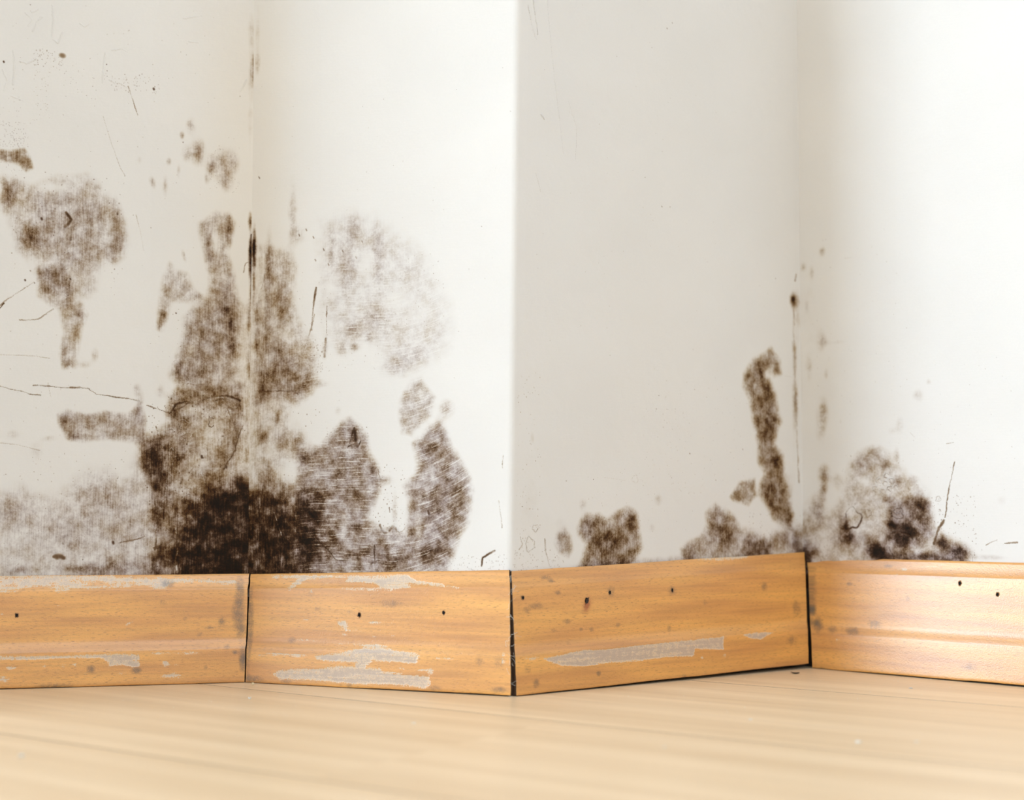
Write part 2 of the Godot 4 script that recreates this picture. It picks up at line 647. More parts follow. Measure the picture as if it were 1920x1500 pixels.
func wall_skin(root: Node3D, s: StainedSkin, p: Vector2, q: Vector2, which: int) -> void:
	var d := (q - p).normalized()
	var n := Vector2(-d.y, d.x)
	if n.y < 0.0:
		n = -n
	var nu := s.wm
	var nv := s.hm
	var wave := FastNoiseLite.new()
	wave.seed = 40 + which
	wave.frequency = 0.02
	var rough := FastNoiseLite.new()
	rough.seed = 60
	rough.frequency = 0.16
	var verts := PackedVector3Array()
	var norms := PackedVector3Array()
	var uvs := PackedVector2Array()
	var length := p.distance_to(q)
	for j in nv + 1:
		for i in nu + 1:
			var t := float(i) / nu
			var edge := 1.0
			var out := 0.0007 + wave.get_noise_2d(i, j) * 0.0004
			var fade := minf(minf(i, nu - i) / 12.0, 1.0)
			out = 0.0007 + (out - 0.0007) * fade
			# the outer rims of the relief run flush into the plain wall
			var rim := minf((nv - j) / 14.0, 1.0)
			if which == 0:
				rim = minf(rim, i / 14.0)
			elif which == 3:
				rim = minf(rim, (nu - i) / 14.0)
			out = lerpf(0.00008, out, smoothstep(0.0, 1.0, rim))
			var lean := 0.0
			var bend := 0.0
			var knock := 0.0
			if which == 1 or which == 2:
				# the projecting edge leans a little and is rounded and knocked
				var near := (nu - i) if which == 1 else i
				lean = (j * 0.001 - 0.03) * 0.013 * (1.0 - minf(near / float(nu), 1.0))
				if near <= 3:
					var k: float = 1.0 - near / 3.0
					knock = -0.0007 * k * k + rough.get_noise_2d(j * 1.0, 7.0) * 0.0008 * k
					bend = k * 0.5
				out *= minf(near / 4.0, 1.0)
			var pos := p + d * (length * t) + n * out + Vector2(0.12, 0.99) * knock
			verts.append(Vector3(pos.x + lean, SKIN_Y + j * 0.001, pos.y))
			var nn := (n + d * bend * (1.0 if which == 1 else -1.0)).normalized()
			var gx := (wave.get_noise_2d(i + 1, j) - wave.get_noise_2d(i - 1, j)) * 0.2 * fade
			var gy := (wave.get_noise_2d(i, j + 1) - wave.get_noise_2d(i, j - 1)) * 0.2
			norms.append(Vector3(nn.x - d.x * gx, -gy, nn.y - d.y * gx).normalized())
			uvs.append(Vector2(t, 1.0 - float(j) / nv))
	var rows := PackedFloat32Array()
	for j in nv + 1:
		rows.append(j)
	var m := s.material(0.62)
	var groups := patches(s, nu, nv, 1.0, rows, 0.27, 60)
	for k in groups.size():
		var o := put(grid_mesh(verts, norms, uvs, groups[k], nu), "painted_plaster" if k == 0 else "mold_patch", m, root)
		if k == 0:
			o.set_meta("label", "painted plaster with specks and scratches")
		else:
			var sum := 0.0
			for c in groups[k]:
				sum += s.field[c]
			sum /= groups[k].size()
			o.set_meta("label", "dense dark brown mould" if sum > 0.62 else "brown mould stain" if sum > 0.42 else "thin grey-brown mould smear")

# ------------------------------------------------------------------ skirting boards
# profile of a board: distance behind its foot (mm), height (0..1 of the board's height)
const PROFILE := [Vector2(0.5, 0.0), Vector2(0.0, 0.008), Vector2(0.1, 0.04), Vector2(1.45, 0.305), Vector2(2.0, 0.33), Vector2(2.8, 0.36), Vector2(3.5, 0.39), Vector2(3.8, 0.42), Vector2(6.2, 0.86), Vector2(7.0, 0.885), Vector2(7.8, 0.92), Vector2(8.5, 0.96), Vector2(9.2, 1.0), Vector2(10.9, 1.0)]

func profile_at(t: float) -> float:
	for k in PROFILE.size() - 1:
		if t <= PROFILE[k + 1].y and PROFILE[k + 1].y > PROFILE[k].y:
			return lerpf(PROFILE[k].x, PROFILE[k + 1].x, (t - PROFILE[k].y) / (PROFILE[k + 1].y - PROFILE[k].y))
	return PROFILE[-1].x

func build_skirting() -> void:
	# from, to (foot line), height left, right, lift left, right, trim left foot/top, right foot/top (mm)
	var boards := [
		["baseboard_left", FOOT_A0 - DIR_A * 0.122, FOOT_AB, 70.8, 69.9, 0.4, 0.2, [0.0, 0.0], [0.6, 0.6], "worn beech skirting board at the left, its top edge rubbed pale along its whole length"],
		["baseboard_center_left", FOOT_AB, FOOT_X, 69.9, 75.4, 0.0, 0.7, [0.2, 0.2], [1.6, 1.2], "beech skirting board under the brightest wall, with two broad bare grey scrapes along its foot"],
		["baseboard_center_right", FOOT_X, FOOT_CD, 75.2, 78.0, 0.3, 3.1, [2.6, 0.2], [1.4, 2.0], "crooked beech skirting board lifted at its right end, with one long torn strip and a rusty nail"],
		["baseboard_right", FOOT_CD, FOOT_D2, 77.6, 77.2, 0.0, 2.0, [1.8, 0.6], [0.0, 0.0], "glossy beech skirting board at the far right shining white, with two dark nail holes"]]
	var skins := []
	for k in 4:
		var b: Array = boards[k]
		skins.append(StainedSkin.new(ceili((b[1] as Vector2).distance_to(b[2]) * 1000), 84, BRES, 11 + k))
	var job := WorkerThreadPool.add_group_task(func(i: int) -> void:
		match i:
			0: wear_left(skins[0])
			1: wear_center_left(skins[1])
			2: wear_center_right(skins[2])
			3: wear_right(skins[3])
		skins[i].bake_board(), 4, 4)
	WorkerThreadPool.wait_for_group_task_completion(job)
	for k in 4:
		var b: Array = boards[k]
		board(b, skins[k], k)

func board(b: Array, s: StainedSkin, which: int) -> void:
	var root := holder(b[0])
	describe(root, b[9], "skirting board", "structure")
	var p: Vector2 = b[1]
	var q: Vector2 = b[2]
	var d := (q - p).normalized()
	var n := Vector2(-d.y, d.x)
	if n.y < 0.0:
		n = -n
	var length := p.distance_to(q) * 1000.0
	var nu := int(length / 1.5)
	var hs := PackedFloat32Array()
	var depth := PackedFloat32Array()
	var thin := 1.0
	for k in PROFILE.size() - 1:
		var parts := 4 if PROFILE[k + 1].y - PROFILE[k].y > 0.1 else 2
		for e in parts:
			hs.append(lerpf(PROFILE[k].y, PROFILE[k + 1].y, e / float(parts)))
			depth.append(lerpf(PROFILE[k].x, PROFILE[k + 1].x, e / float(parts)) * thin)
	hs.append(1.0)
	depth.append(PROFILE[-1].x * thin)
	var nv := hs.size() - 1
	var wob := FastNoiseLite.new()
	wob.seed = 90 + which
	wob.frequency = 0.03
	var verts := PackedVector3Array()
	var uvs := PackedVector2Array()
	for j in nv + 1:
		for i in nu + 1:
			var t := float(i) / nu
			var start: float = lerpf(b[7][0], b[7][1], hs[j])
			var stop: float = length - lerpf(b[8][0], b[8][1], hs[j])
			# the mitred ends run with the profile
			var ragged := wob.get_noise_2d(hs[j] * 300.0, which * 50.0) * 0.35
			var u := lerpf(start, stop, t)
			if which == 2:
				u = lerpf(start + depth[j] * 0.53, stop + depth[j] * 0.78, t)
			elif which == 1:
				u = lerpf(start - depth[j] * 0.28, stop - depth[j] * 0.53, t)
			elif which == 0:
				u = lerpf(start, stop + depth[j] * 0.28, t)
			elif which == 3:
				u = lerpf(start - depth[j] * 0.78, stop, t)
			u += ragged * (1.0 - t if which > 0 else 0.0) + ragged * (t if which < 3 else 0.0)
			var y: float = lerpf(b[5], b[6], t) + hs[j] * lerpf(b[3], b[4], t) + (wob.get_noise_2d(u * 0.4, 3.0) * 0.22 if hs[j] > 0.5 else wob.get_noise_2d(u * 0.5, 9.0) * 0.35 + 0.2)
			var pos := p + d * u * 0.001 - n * (depth[j] * 0.001)
			verts.append(Vector3(pos.x, y * 0.001, pos.y))
			uvs.append(Vector2(u / s.wm, 1.0 - y / s.hm))
	# smooth normals from the grid
	var norms := PackedVector3Array()
	var wide := nu + 1
	for j in nv + 1:
		for i in nu + 1:
			var a := verts[j * wide + mini(i + 1, nu)] - verts[j * wide + maxi(i - 1, 0)]
			var c := verts[mini(j + 1, nv) * wide + i] - verts[maxi(j - 1, 0) * wide + i]
			norms.append(a.cross(c).normalized())
	var m := s.material(0.32)
	m.metallic_specular = 0.6
	m.clearcoat_enabled = true
	m.clearcoat = 0.6
	m.clearcoat_roughness = 0.3
	var rows := PackedFloat32Array()
	for j in nv + 1:
		rows.append(hs[j] * lerpf(b[3], b[4], 0.5))
	var groups := patches(s, nu, nv, length / nu, rows, 0.42, 14)
	for k in groups.size():
		var o := put(grid_mesh(verts, norms, uvs, groups[k], nu), "board" if k == 0 else "worn_patch", m, root)
		if k > 0:
			o.set_meta("label", "scraped patch where the wood finish is gone")
	# ends, underside and back
	var st := begin()
	for side in 2:
		var i := 0 if side == 0 else nu
		for j in nv:
			var a := verts[j * wide + i]
			var e := verts[(j + 1) * wide + i]
			var dir := Vector3(n.x, 0, n.y) * -1.0
			var ba := a + dir * (0.0109 - depth[j] * 0.001)
			var be := e + dir * (0.0109 - depth[j + 1] * 0.001)
			if side == 0:
				quad(st, ba, a, e, be)
			else:
				quad(st, a, ba, be, e)
	for i in nu:
		var a := verts[i]
		var e := verts[i + 1]
		var dir := Vector3(n.x, 0, n.y) * -0.0104
		quad(st, a + dir, e + dir, e, a)
		var ta := verts[nv * wide + i]
		var te := verts[nv * wide + i + 1]
		quad(st, e + dir, a + dir, ta, te)
	put(finish(st), "sawn_edge", flat_mat(Color(0.30, 0.22, 0.15), 0.9), root)
	for hole in NAILS[which]:
		nail_hole(root, b, p, d, n, hole, thin)

# nail marks: u mm, height mm, radius mm, 1 = rusty nail
const NAILS := [[[130.6, 45.9, 0.88, 0]], [[80.2, 46.0, 1.02, 0], [138.8, 49.1, 0.88, 0]], [[11.2, 59.2, 0.88, 0], [79.5, 59.8, 0.88, 0], [132.2, 59.1, 0.95, 0], [60.5, 55.5, 1.53, 1]], [[109.5, 63.9, 0.95, 0], [135.2, 57.7, 0.95, 0]]]

func nail_hole(root: Node3D, b: Array, p: Vector2, d: Vector2, n: Vector2, hole: Array, thin: float) -> void:
	var rng := RandomNumberGenerator.new()
	rng.seed = int(hole[0] * 13.0)
	var hgt: float = lerpf(b[3], b[4], 0.5)
	var y0: float = hole[1]
	var r: float = hole[2]
	var dep := profile_at(clampf((y0 - lerpf(b[5], b[6], 0.5)) / hgt, 0.0, 1.0)) * thin
	var c2: Vector2 = p + d * (hole[0] * 0.001) - n * (dep * 0.001)
	var ox := Vector3(d.x, 0, d.y) * 0.001
	var slope := (profile_at((y0 + 2.0) / hgt) - profile_at((y0 - 2.0) / hgt)) / 4.0
	var oy := Vector3(-n.x * slope, 1.0, -n.y * slope) * 0.001
	var on := Vector3(n.x, 0, n.y) * 0.001
	var c := Vector3(c2.x, y0 * 0.001, c2.y) + on * 0.12
	# a torn crater: a low frayed lip round a dark sunken cone
	var st := begin()
	var pit := begin()
	var k := 12
	var ring_a := []
	var ring_b := []
	var ring_c := []
	for i in k:
		var a := TAU * i / k
		var w := rng.randf_range(0.85, 1.25)
		var e := Vector3(0, 0, 0) + ox * cos(a) * r * w + oy * sin(a) * r * w * 1.25
		ring_a.append(c + e * 1.5 - on * 0.16)
		ring_b.append(c + e * 1.1 + on * rng.randf_range(0.14, 0.26))
		ring_c.append(c + e * 0.95 + on * 0.05)
	for i in k:
		var i2 := (i + 1) % k
		quad(st, ring_a[i], ring_a[i2], ring_b[i2], ring_b[i])
		quad(st, ring_b[i], ring_b[i2], ring_c[i2], ring_c[i])
		for v in [c + on * 0.03, ring_c[i2], ring_c[i]]:
			pit.add_vertex(v)
	var lip_color := Color(0.62, 0.47, 0.33) if hole[3] == 0 else Color(0.42, 0.22, 0.11)
	if hole[3] == 0:
		var h := put(finish(pit), "nail_hole", flat_mat(Color(0.06, 0.045, 0.035), 1.0), root)
		put(finish(st), "torn_rim", flat_mat(lip_color, 0.8), h)
	else:
		var h2 := put(finish(pit), "nail_hole", flat_mat(Color(0.10, 0.06, 0.04), 1.0), root)
		h2.set_meta("label", "rusty torn nail mark")
		var sp := begin()
		for i in 4:
			var off := ox * (i - 1.5) * 0.7 * r * 0.6 + oy * (i - 1.5) * 0.35
			var a0 := c + off - oy * r * 1.2 - ox * 0.12
			var a1 := c + off + oy * r * 0.9 + ox * 0.5
			quad(sp, a0 + on * 0.1, a0 + ox * 0.28 + on * 0.3, a1 + ox * 0.2 + on * 0.45, a1 + on * 0.2)
			quad(sp, a0 + ox * 0.28 + on * 0.3, a0 + ox * 0.5, a1 + ox * 0.4, a1 + ox * 0.2 + on * 0.45)
		put(finish(sp), "nail", flat_mat(Color(0.25, 0.2, 0.17), 0.7), h2)

# ------------------------------------------------------------------ floor
func build_floor() -> void:
	var root := holder("floor")
	describe(root, "pale glossy beech plank floor in front of the skirting boards, blurred towards the viewer", "floor", "structure")
	var along := (Vector2(0.17210, -0.04100) - Vector2(0.11409, -0.08043)).normalized()
	var across := Vector2(-along.y, along.x)
	var start := Vector2(0.11409, -0.08043)
	var mats := []
	for k in 3:
		mats.append(wood_floor(k))
	var st := begin()
	box(st, Vector3(-2.6, -0.12, -0.5), Vector3(2.2, -0.014, 2.8))
	put(finish(st), "subfloor", flat_mat(Color(0.12, 0.1, 0.08), 1.0), root)
	var wide := 0.195
	var long := 1.4
	var gap := 0.0007
	var room := PackedVector2Array()
	for k in ring_in.size():
		room.append(ring_in[k].lerp(ring_out[k], 0.35))
	for r in range(-6, 18):
		var v0 := r * wide + gap * 0.5
		var v1 := (r + 1) * wide - gap * 0.5
		var shift: float = [0.0, 0.2, 0.05, 0.15][posmod(r, 4)] * long
		for k in range(-4, 5):
			var u0 := k * long + shift - 0.7 + gap * 0.5
			var u1 := u0 + long - gap
			var rect := PackedVector2Array([start + along * u0 + across * v0, start + along * u1 + across * v0, start + along * u1 + across * v1, start + along * u0 + across * v1])
			var cut := Geometry2D.intersect_polygons(rect, room)
			for piece in cut:
				plank(root, piece, mats[posmod(r * 3 + k, 3)], start + along * u0 + across * v0, along, across, long, wide, (r * 5 + k * 3) % 7)

var plank_side := flat_mat(Color(0.20, 0.14, 0.09), 0.9)

func plank(root: Node3D, piece: PackedVector2Array, m: Material, o: Vector2, along: Vector2, across: Vector2, long: float, wide: float, shift: int) -> void:
	var area := 0.0
	for k in piece.size():
		area += piece[k - 1].cross(piece[k])
	if area > 0.0:
		piece.reverse()
	if absf(area) < 0.0002:
		return
	var top := piece
	var st := SurfaceTool.new()
	st.begin(Mesh.PRIMITIVE_TRIANGLES)
	st.set_smooth_group(-1)
	var uv := func(p: Vector2) -> Vector2:
		return Vector2((p - o).dot(along) / long + shift * 0.137, (p - o).dot(across) / wide)
	var tri := Geometry2D.triangulate_polygon(top)
	for t in range(0, tri.size(), 3):
		var ids := [tri[t], tri[t + 1], tri[t + 2]]
		if (top[ids[1]] - top[ids[0]]).cross(top[ids[2]] - top[ids[0]]) < 0.0:
			ids.reverse()
		for k in ids:
			st.set_uv(uv.call(top[k]))
			st.add_vertex(v3(top[k], 0.0))
	# bevel and sides: match each outline corner to the nearest inner corner
	var n := piece.size()
	st.generate_normals()
	var body := st.commit()
	body.surface_set_material(0, m)
	st = SurfaceTool.new()
	st.begin(Mesh.PRIMITIVE_TRIANGLES)
	st.set_smooth_group(-1)
	var near := []
	for k in n:
		var best := 0
		for e in top.size():
			if top[e].distance_squared_to(piece[k]) < top[best].distance_squared_to(piece[k]):
				best = e
		near.append(top[best])
	for k in n:
		var e := (k + 1) % n
		for p in [[near[k], 0.0], [piece[e], -0.0006], [near[e], 0.0], [near[k], 0.0], [piece[k], -0.0006], [piece[e], -0.0006], [piece[k], -0.0006], [piece[e], -0.013], [piece[e], -0.0006], [piece[k], -0.0006], [piece[k], -0.013], [piece[e], -0.013]]:
			st.set_uv(uv.call(p[0]))
			st.add_vertex(v3(p[0], p[1]))
	st.generate_normals()
	body = st.commit(body)
	body.surface_set_material(1, plank_side)
	put(body, "plank", null, root)

func wood_floor(number: int) -> StandardMaterial3D:
	var w := 2048
	var h := 320
	var s := StainedSkin.new(1, 1, 1, 70 + number)
	s.w = w
	s.h = h
	var flow := s.noise(0.022, 3, w / 24, h, 1)
	var grain := s.noise(0.16, 2, w / 32, h, 2)
	var fine := s.noise(0.5, 1, w / 4, h, 3)
	var table := StainedSkin.gamma_table()
	var out := PackedByteArray()
	out.resize(w * h * 3)
	for i in w * h:
		var a := flow[i] / 127.5 - 1.0
		var b := grain[i] / 127.5 - 1.0
		var c := fine[i] / 127.5 - 1.0
		var m := 1.0 + a * 0.10 + b * 0.05 + c * 0.02
		var tk := maxf(0.0, c - 0.62) * 0.6
		var o := i * 3
		out[o] = table[int(clampf(0.88 * m - tk * 0.2, 0, 1) * 4096)]
		out[o + 1] = table[int(clampf((0.655 + a * 0.02) * m - tk * 0.2, 0, 1) * 4096)]
		out[o + 2] = table[int(clampf((0.425 + a * 0.03) * m - tk * 0.1, 0, 1) * 4096)]
	var mat := StandardMaterial3D.new()
	mat.albedo_texture = ImageTexture.create_from_image(Image.create_from_data(w, h, false, Image.FORMAT_RGB8, out))
	mat.roughness = 0.38
	return mat

# ------------------------------------------------------------------ loose bits
func chip(r: float, thick: float, curl: float, number: int) -> ArrayMesh:
	# an irregular flake: a fan of bent facets with a thickness
	var rng := RandomNumberGenerator.new()
	rng.seed = number
	var st := begin()
	var k := 9
	var rim := []
	for i in k:
		var a := TAU * i / k
		var rr := r * rng.randf_range(0.65, 1.2)
		rim.append(Vector3(cos(a) * rr, curl * pow(cos(a), 2.0) + rng.randf_range(0.0, curl * 0.3), sin(a) * rr * 0.8))
	var up := Vector3(0, thick, 0)
	for i in k:
		var a: Vector3 = rim[i]
		var b: Vector3 = rim[(i + 1) % k]
		for p in [up * 1.2, a + up, b + up, Vector3.ZERO, b, a]:
			st.add_vertex(p)
		quad(st, b, a, a + up, b + up)
	return finish(st)

func build_debris() -> void:
	var white := flat_mat(Color(0.93, 0.92, 0.89), 0.8)
	var grey := flat_mat(Color(0.80, 0.83, 0.85), 0.6)
	var dark := flat_mat(Color(0.22, 0.19, 0.15), 0.9)
	var straw := flat_mat(Color(0.87, 0.80, 0.66), 0.8)
	flake("paint_flake", Vector3(-0.2317, 0.0001, 0.2003), 0.00178, 0.00032, 0.00056, Vector3(0, 100, 0), white, "white paint flake on the floor near the picture's left edge", "paint flake")
	flake("paint_flake", Vector3(0.1716, 0.0001, 0.1622), 0.00188, 0.00032, 0.00056, Vector3(0, 110, 0), white, "largest white paint flake on the floor, in front of the right-hand skirting board", "paint flake")
	flake("paint_flake", Vector3(0.2009, 0.0001, 0.1607), 0.00108, 0.00020, 0.00035, Vector3(0, 153, 0), white, "small white paint flake on the floor to the right of the largest one", "paint flake")
	flake("paint_flake", Vector3(0.0737, 0.0001, 0.1759), 0.00105, 0.00020, 0.00035, Vector3(0, 82, 0), white, "white paint flake on the floor below the crooked skirting board", "paint flake")
	flake("paint_flake", Vector3(-0.0537, 0.0001, 0.1021), 0.00116, 0.00020, 0.00035, Vector3(0, 25, 0), white, "white paint flake on the floor below the scraped skirting board", "paint flake")
	flake("paint_flake", Vector3(0.2520, 0.0001, -0.0385), 0.00171, 0.00012, 0.00021, Vector3(0, 76, 0), grey, "bluish grey flake on the floor close to the right-hand skirting board", "paint flake")
	flake("paint_flake", Vector3(0.1299, 0.0001, 0.0892), 0.00118, 0.00020, 0.00035, Vector3(0, 136, 0), white, "white paint flake on the floor in front of the right inner corner", "paint flake")
	flake("paint_flake", Vector3(-0.1583, 0.0001, 0.0091), 0.00113, 0.00048, 0.00084, Vector3(0, 36, 0), white, "curled white paint chip on the floor below the left inner corner", "paint flake")
	flake("bark_chip", Vector3(0.1934, 0.0001, -0.1145), 0.00332, 0.00032, 0.00056, Vector3(0, 177, 0), dark, "dark flat chip lying under the lifted end of the crooked skirting board", "chip")
	flake("plaster_crumb", Vector3(-0.1675, 0.0001, -0.0538), 0.00104, 0.00060, 0.00105, Vector3(0, 78, 0), straw, "crumb of plaster at the foot of the joint in the left inner corner", "crumb")
	# dust and crumbs, strewn thickest at the foot of the boards
	var rng := RandomNumberGenerator.new()
	rng.seed = 5
	var st := begin()
	var feet := [[FOOT_A0, FOOT_AB], [FOOT_AB, FOOT_X], [FOOT_X, FOOT_CD], [FOOT_CD, FOOT_D1]]
	for f in feet:
		var a: Vector2 = f[0]
		var b: Vector2 = f[1]
		var n := (b - a).normalized()
		n = Vector2(-n.y, n.x)
		if n.y < 0.0:
			n = -n
		for k in 150:
			var far := pow(rng.randf(), 2.2) * 0.13 + 0.0006
			var p := a.lerp(b, rng.randf()) + n * far
			var r := lerpf(0.00008, 0.0004, pow(rng.randf(), 4.0))
			var c := Vector3(p.x, 0.0001, p.y)
			var t := rng.randf() * TAU
			var x := Vector3(cos(t), 0, sin(t)) * r
			var z := Vector3(-sin(t), 0, cos(t)) * r * rng.randf_range(0.4, 1.0)
			var up := Vector3(0, r * 0.8, 0)
			for side in [[x, z], [z, -x], [-x, -z], [-z, x]]:
				for v in [c + up, c + side[0], c + side[1]]:
					st.add_vertex(v)
	var dust := put(finish(st), "dust", white, self)
	describe(dust, "fine white dust and crumbs strewn on the beech floor along the skirting", "dust", "stuff")
	# fluff and cobweb in the open joint at the projecting corner
	var web := begin()
	for k in 34:
		var y := rng.randf_range(0.001, 0.074)
		var x0 := rng.randf_range(-0.0042, 0.0008)
		var a := Vector3(x0, y, rng.randf_range(-0.004, 0.0006))
		var p := a
		var dir := Vector3(rng.randf_range(-0.4, 1.0), rng.randf_range(-0.8, 0.8), rng.randf_range(-0.3, 0.3)).normalized()
		var r := rng.randf_range(0.00003, 0.00008)
		for e in 7:
			dir = (dir + Vector3(rng.randf_range(-0.5, 0.5), rng.randf_range(-0.6, 0.6), rng.randf_range(-0.3, 0.3))).normalized()
			var nx := p + dir * 0.0007
			nx.z = clampf(nx.z, -0.005, 0.001)
			nx.y = maxf(nx.y, 0.0004)
			var s1 := dir.cross(Vector3(0.3, 0.2, 1)).normalized() * r
			var s2 := dir.cross(s1).normalized() * r
			for pair in [[s1, s2], [s2, -s1], [-s1, -s2], [-s2, s1]]:
				quad(web, p + pair[1], p + pair[0], nx + pair[0], nx + pair[1])
			p = nx
	var o := put(finish(web), "cobweb", flat_mat(Color(0.86, 0.85, 0.82), 0.9), self)
	describe(o, "pale fluff and cobweb threads caught in the open joint between two skirting boards", "cobweb", "stuff")

func flake(called: String, at: Vector3, r: float, thick: float, curl: float, turn: Vector3, m: Material, label: String, category: String, group: String = "") -> void:
	var o := put(chip(r, thick, curl, int(absf(at.x) * 90000.0) + 3), called, m, self)
	o.position = at
	o.rotation_degrees = turn
	describe(o, label, category, "", group)

# ------------------------------------------------------------------ where the stains and the painted shade lie
func stains_left(s: StainedSkin) -> void:
	s.poly(0.31,0.45,6,[28.1,274.3,48,270,62.9,276,83.1,278.7,91.6,272,100.3,261.7,107.3,248.8,109.2,235.4,106.7,224.7,101,219.1,95.2,220,92.6,212.9,90.1,201.1,84.5,195,72.7,195.3,62.6,202.1,52.5,208.7,45.7,219,38.9,225.8,35.4,236.1,32.5,250,28.4,256.8])
	s.poly(0.42,0.7,4,[52.4,214,65.7,216.2,72.5,209.4,76,200.7,72.2,190.1,66.2,188.2,61.2,189.8,53.4,196.2])
	s.poly(0.42,0.75,4,[71.1,195.3,81.2,192.1,84.3,185.1,80.5,172.8,79.4,162.2,76.9,150,70.2,149.8,67.4,158.5,69.8,172.5,66.9,184.7])
	s.poly(0.2,0.2,8,[48.1,263,78.2,266.1,90.3,252.4,92.4,227.7,82.5,213.2,65.7,217.9,55.4,229.9,48.5,247.1])
	s.blob(0.5,0.9,47,234.8,6.6,8.4,0)
	s.blob(0.4,0.9,53.8,229.8,5.3,4.9,0)
	s.blob(0.6,1,34.9,262.4,4.3,10.5,-20)
	s.blob(0.3,1,30.8,269.2,2.6,4.9,0)
	s.blob(0.3,0.6,101.5,252.9,4.1,10.7,0)
	s.blob(0.34,0.7,103.1,233.4,5.4,10.6,0)
	s.blob(0.3,0.7,98.2,225.1,4.1,6.4,0)
	s.blob(0.25,0.3,88.6,252.3,4.1,10.6,0)
	s.blob(-0.6,0,61.4,268.1,10,3.5,0)
	s.blob(-0.35,0,88,245.2,1.7,10.6,0)
	s.blob(-0.4,0,49,219.1,4,5.6,0)
	s.blob(0.4,0.9,79,185,4,4.2,0)
	s.blob(0.35,0.9,59.3,202,5.3,4.2,0)
	s.blob(0.35,0.8,89.5,158.9,2.7,4.9,0)
	s.blob(0.35,0.8,72.2,152,3,2.8,0)
	s.blob(0.25,0.8,82.9,152.2,4.7,2.8,0)
	s.blob(0.3,0.7,70,160.3,2,8.7,0)
	s.blob(0.3,0.9,59.1,209.7,3.3,2.8,0)
	s.blob(0.3,0.5,68.4,215.6,2,2.8,0)
	s.poly(0.62,1,2.5,[24.4,291.7,34.3,291.1,42.6,293.3,46.7,287.9,48.5,280.2,44.5,277.9,39.5,282.3,33.8,283,24.5,284.7])
	s.specks(110,0.7,0.1,26,293.5,46.5,311.2,0.12,0.35,3)
	s.specks(40,0.6,0.2,26.4,274.2,40.2,327.8,0.12,0.3,4)
	s.blob(0.42,0.55,148.8,314,3.5,5.8,0)
	s.blob(0.4,0.6,143,307.2,1.7,2.9,0)
	s.blob(0.5,0.55,154,296.6,4.5,9.4,0)
	s.blob(0.34,0.5,146.3,295.1,4.2,5.8,0)
	s.blob(0.5,0.7,162.5,287.2,3.2,6.2,0)
	s.blob(0.42,0.5,170.9,289.1,7.7,10.9,0)
	s.blob(0.42,0.6,172.4,276.8,4.6,6.5,0)
	s.blob(0.35,0.6,134.9,289.1,2.1,3.2,0)
	s.blob(0.2,0.5,115.9,289.2,2.1,2.9,0)
	s.blob(0.36,0.6,124.4,274.6,2.4,5,15)
	s.blob(0.28,0.5,132.7,272.8,2.1,7.9,0)
	s.blob(0.25,0.5,141.2,282.6,1.4,5.8,0)
	s.blob(0.3,0.5,159.8,278.8,2.1,4.3,0)
	s.blob(0.22,0.4,177.9,292.3,3.5,8.7,0)
	s.specks(70,0.8,0.3,160.6,269.8,181.3,301.6,0.15,0.4,5)
	s.poly(0.45,0.6,5,[159.1,251,166,257,173.7,255.2,178.4,249.6,177.1,239.4,173,230.6,178.8,212.8,182.6,184.1,181.5,164.4,180.3,146.5,181.7,140.5,143.2,139.1,138.6,146.8,139.9,154.7,143.9,167.2,146.5,175.4,145,183.2,149.8,189.7,161.5,199.3,162.7,214.1,159,227.2,155.4,240.7,154.6,247.9])
	s.poly(0.42,0.6,5,[136.2,221.4,140.4,216.6,147.4,214.6,153.8,203,156.6,199.2,150.4,195.4,139,195.1,135,186.5,132.7,175.8,129.3,177.1,129.4,189.9,130.3,201.3,132.2,211.3])
	s.blob(0.45,0.9,132.9,185.7,2.7,5,0)
	s.blob(0.35,0.9,130.3,178.5,1.7,3.5,0)
	s.blob(0.4,0.8,145.5,226,1.4,4.3,15)
	s.blob(0.5,0.9,155.2,199.2,2.4,2.1,0)
	s.blob(-0.75,0,165.9,236.8,3.1,8.6,0)
	s.blob(-0.4,0,170,212.5,3.5,5.7,0)
	s.blob(-0.5,0,155.1,208.5,4.9,5.7,0)
	s.blob(-0.4,0,144.2,192.1,4.8,2.1,0)
	s.blob(0.3,0.6,161.8,230.2,2.8,14.4,0)
	s.blob(0.3,0.6,174.9,245.1,2.1,12.3,0)
	s.blob(0.35,0.6,173.8,192.9,5.6,25.1,0)
	s.blob(0.2,0.3,160.1,169.3,13.9,25,0)
	s.blob(0.55,0.9,177.6,166.1,2.8,5.7,0)
	s.blob(0.5,0.9,177.1,179.7,2.1,4.3,0)
	s.blob(0.4,0.9,174.1,191.1,2.5,2.2,0)
	s.blob(0.3,0.8,143,151.2,2.8,6.4,0)
	s.blob(0.25,0.7,148.3,147.7,13.8,7.8,0)
	s.blob(-0.3,0,150.8,163.8,2.8,3.6,0)
	s.poly(0.62,0.85,5,[136.8,132.7,143.2,137.7,155.3,140,172.6,141,185.2,140.5,186.8,127,185.6,112.7,183,94.9,182.4,85,186.6,77.2,203.6,63,205.7,1,129.1,2.2,128.7,28.2,133.7,36.9,127,50.9,127.5,66.6,125.6,77.1,120.4,86.9,118.5,99.8,121.5,105.8,129.9,107.9,137,115.8])
	s.blob(0.6,0.9,129.1,92.8,8.2,14,0)
	s.blob(0.5,0.9,132.1,75.3,6.8,10.5,0)
	s.blob(0.35,0.9,145.5,94.7,4.8,10.6,0)
	s.blob(0.35,0.85,141.7,121.1,8.6,4.9,0)
	s.blob(-0.55,0.3,164.4,107.2,10.4,12.7,0)
	s.blob(-0.5,0.3,156.6,88.4,7.6,4.2,0)
	s.blob(-0.4,0.3,151,72.9,8.3,5.6,0)
	s.blob(-0.6,0.2,136.6,47.4,4.1,6.3,0)
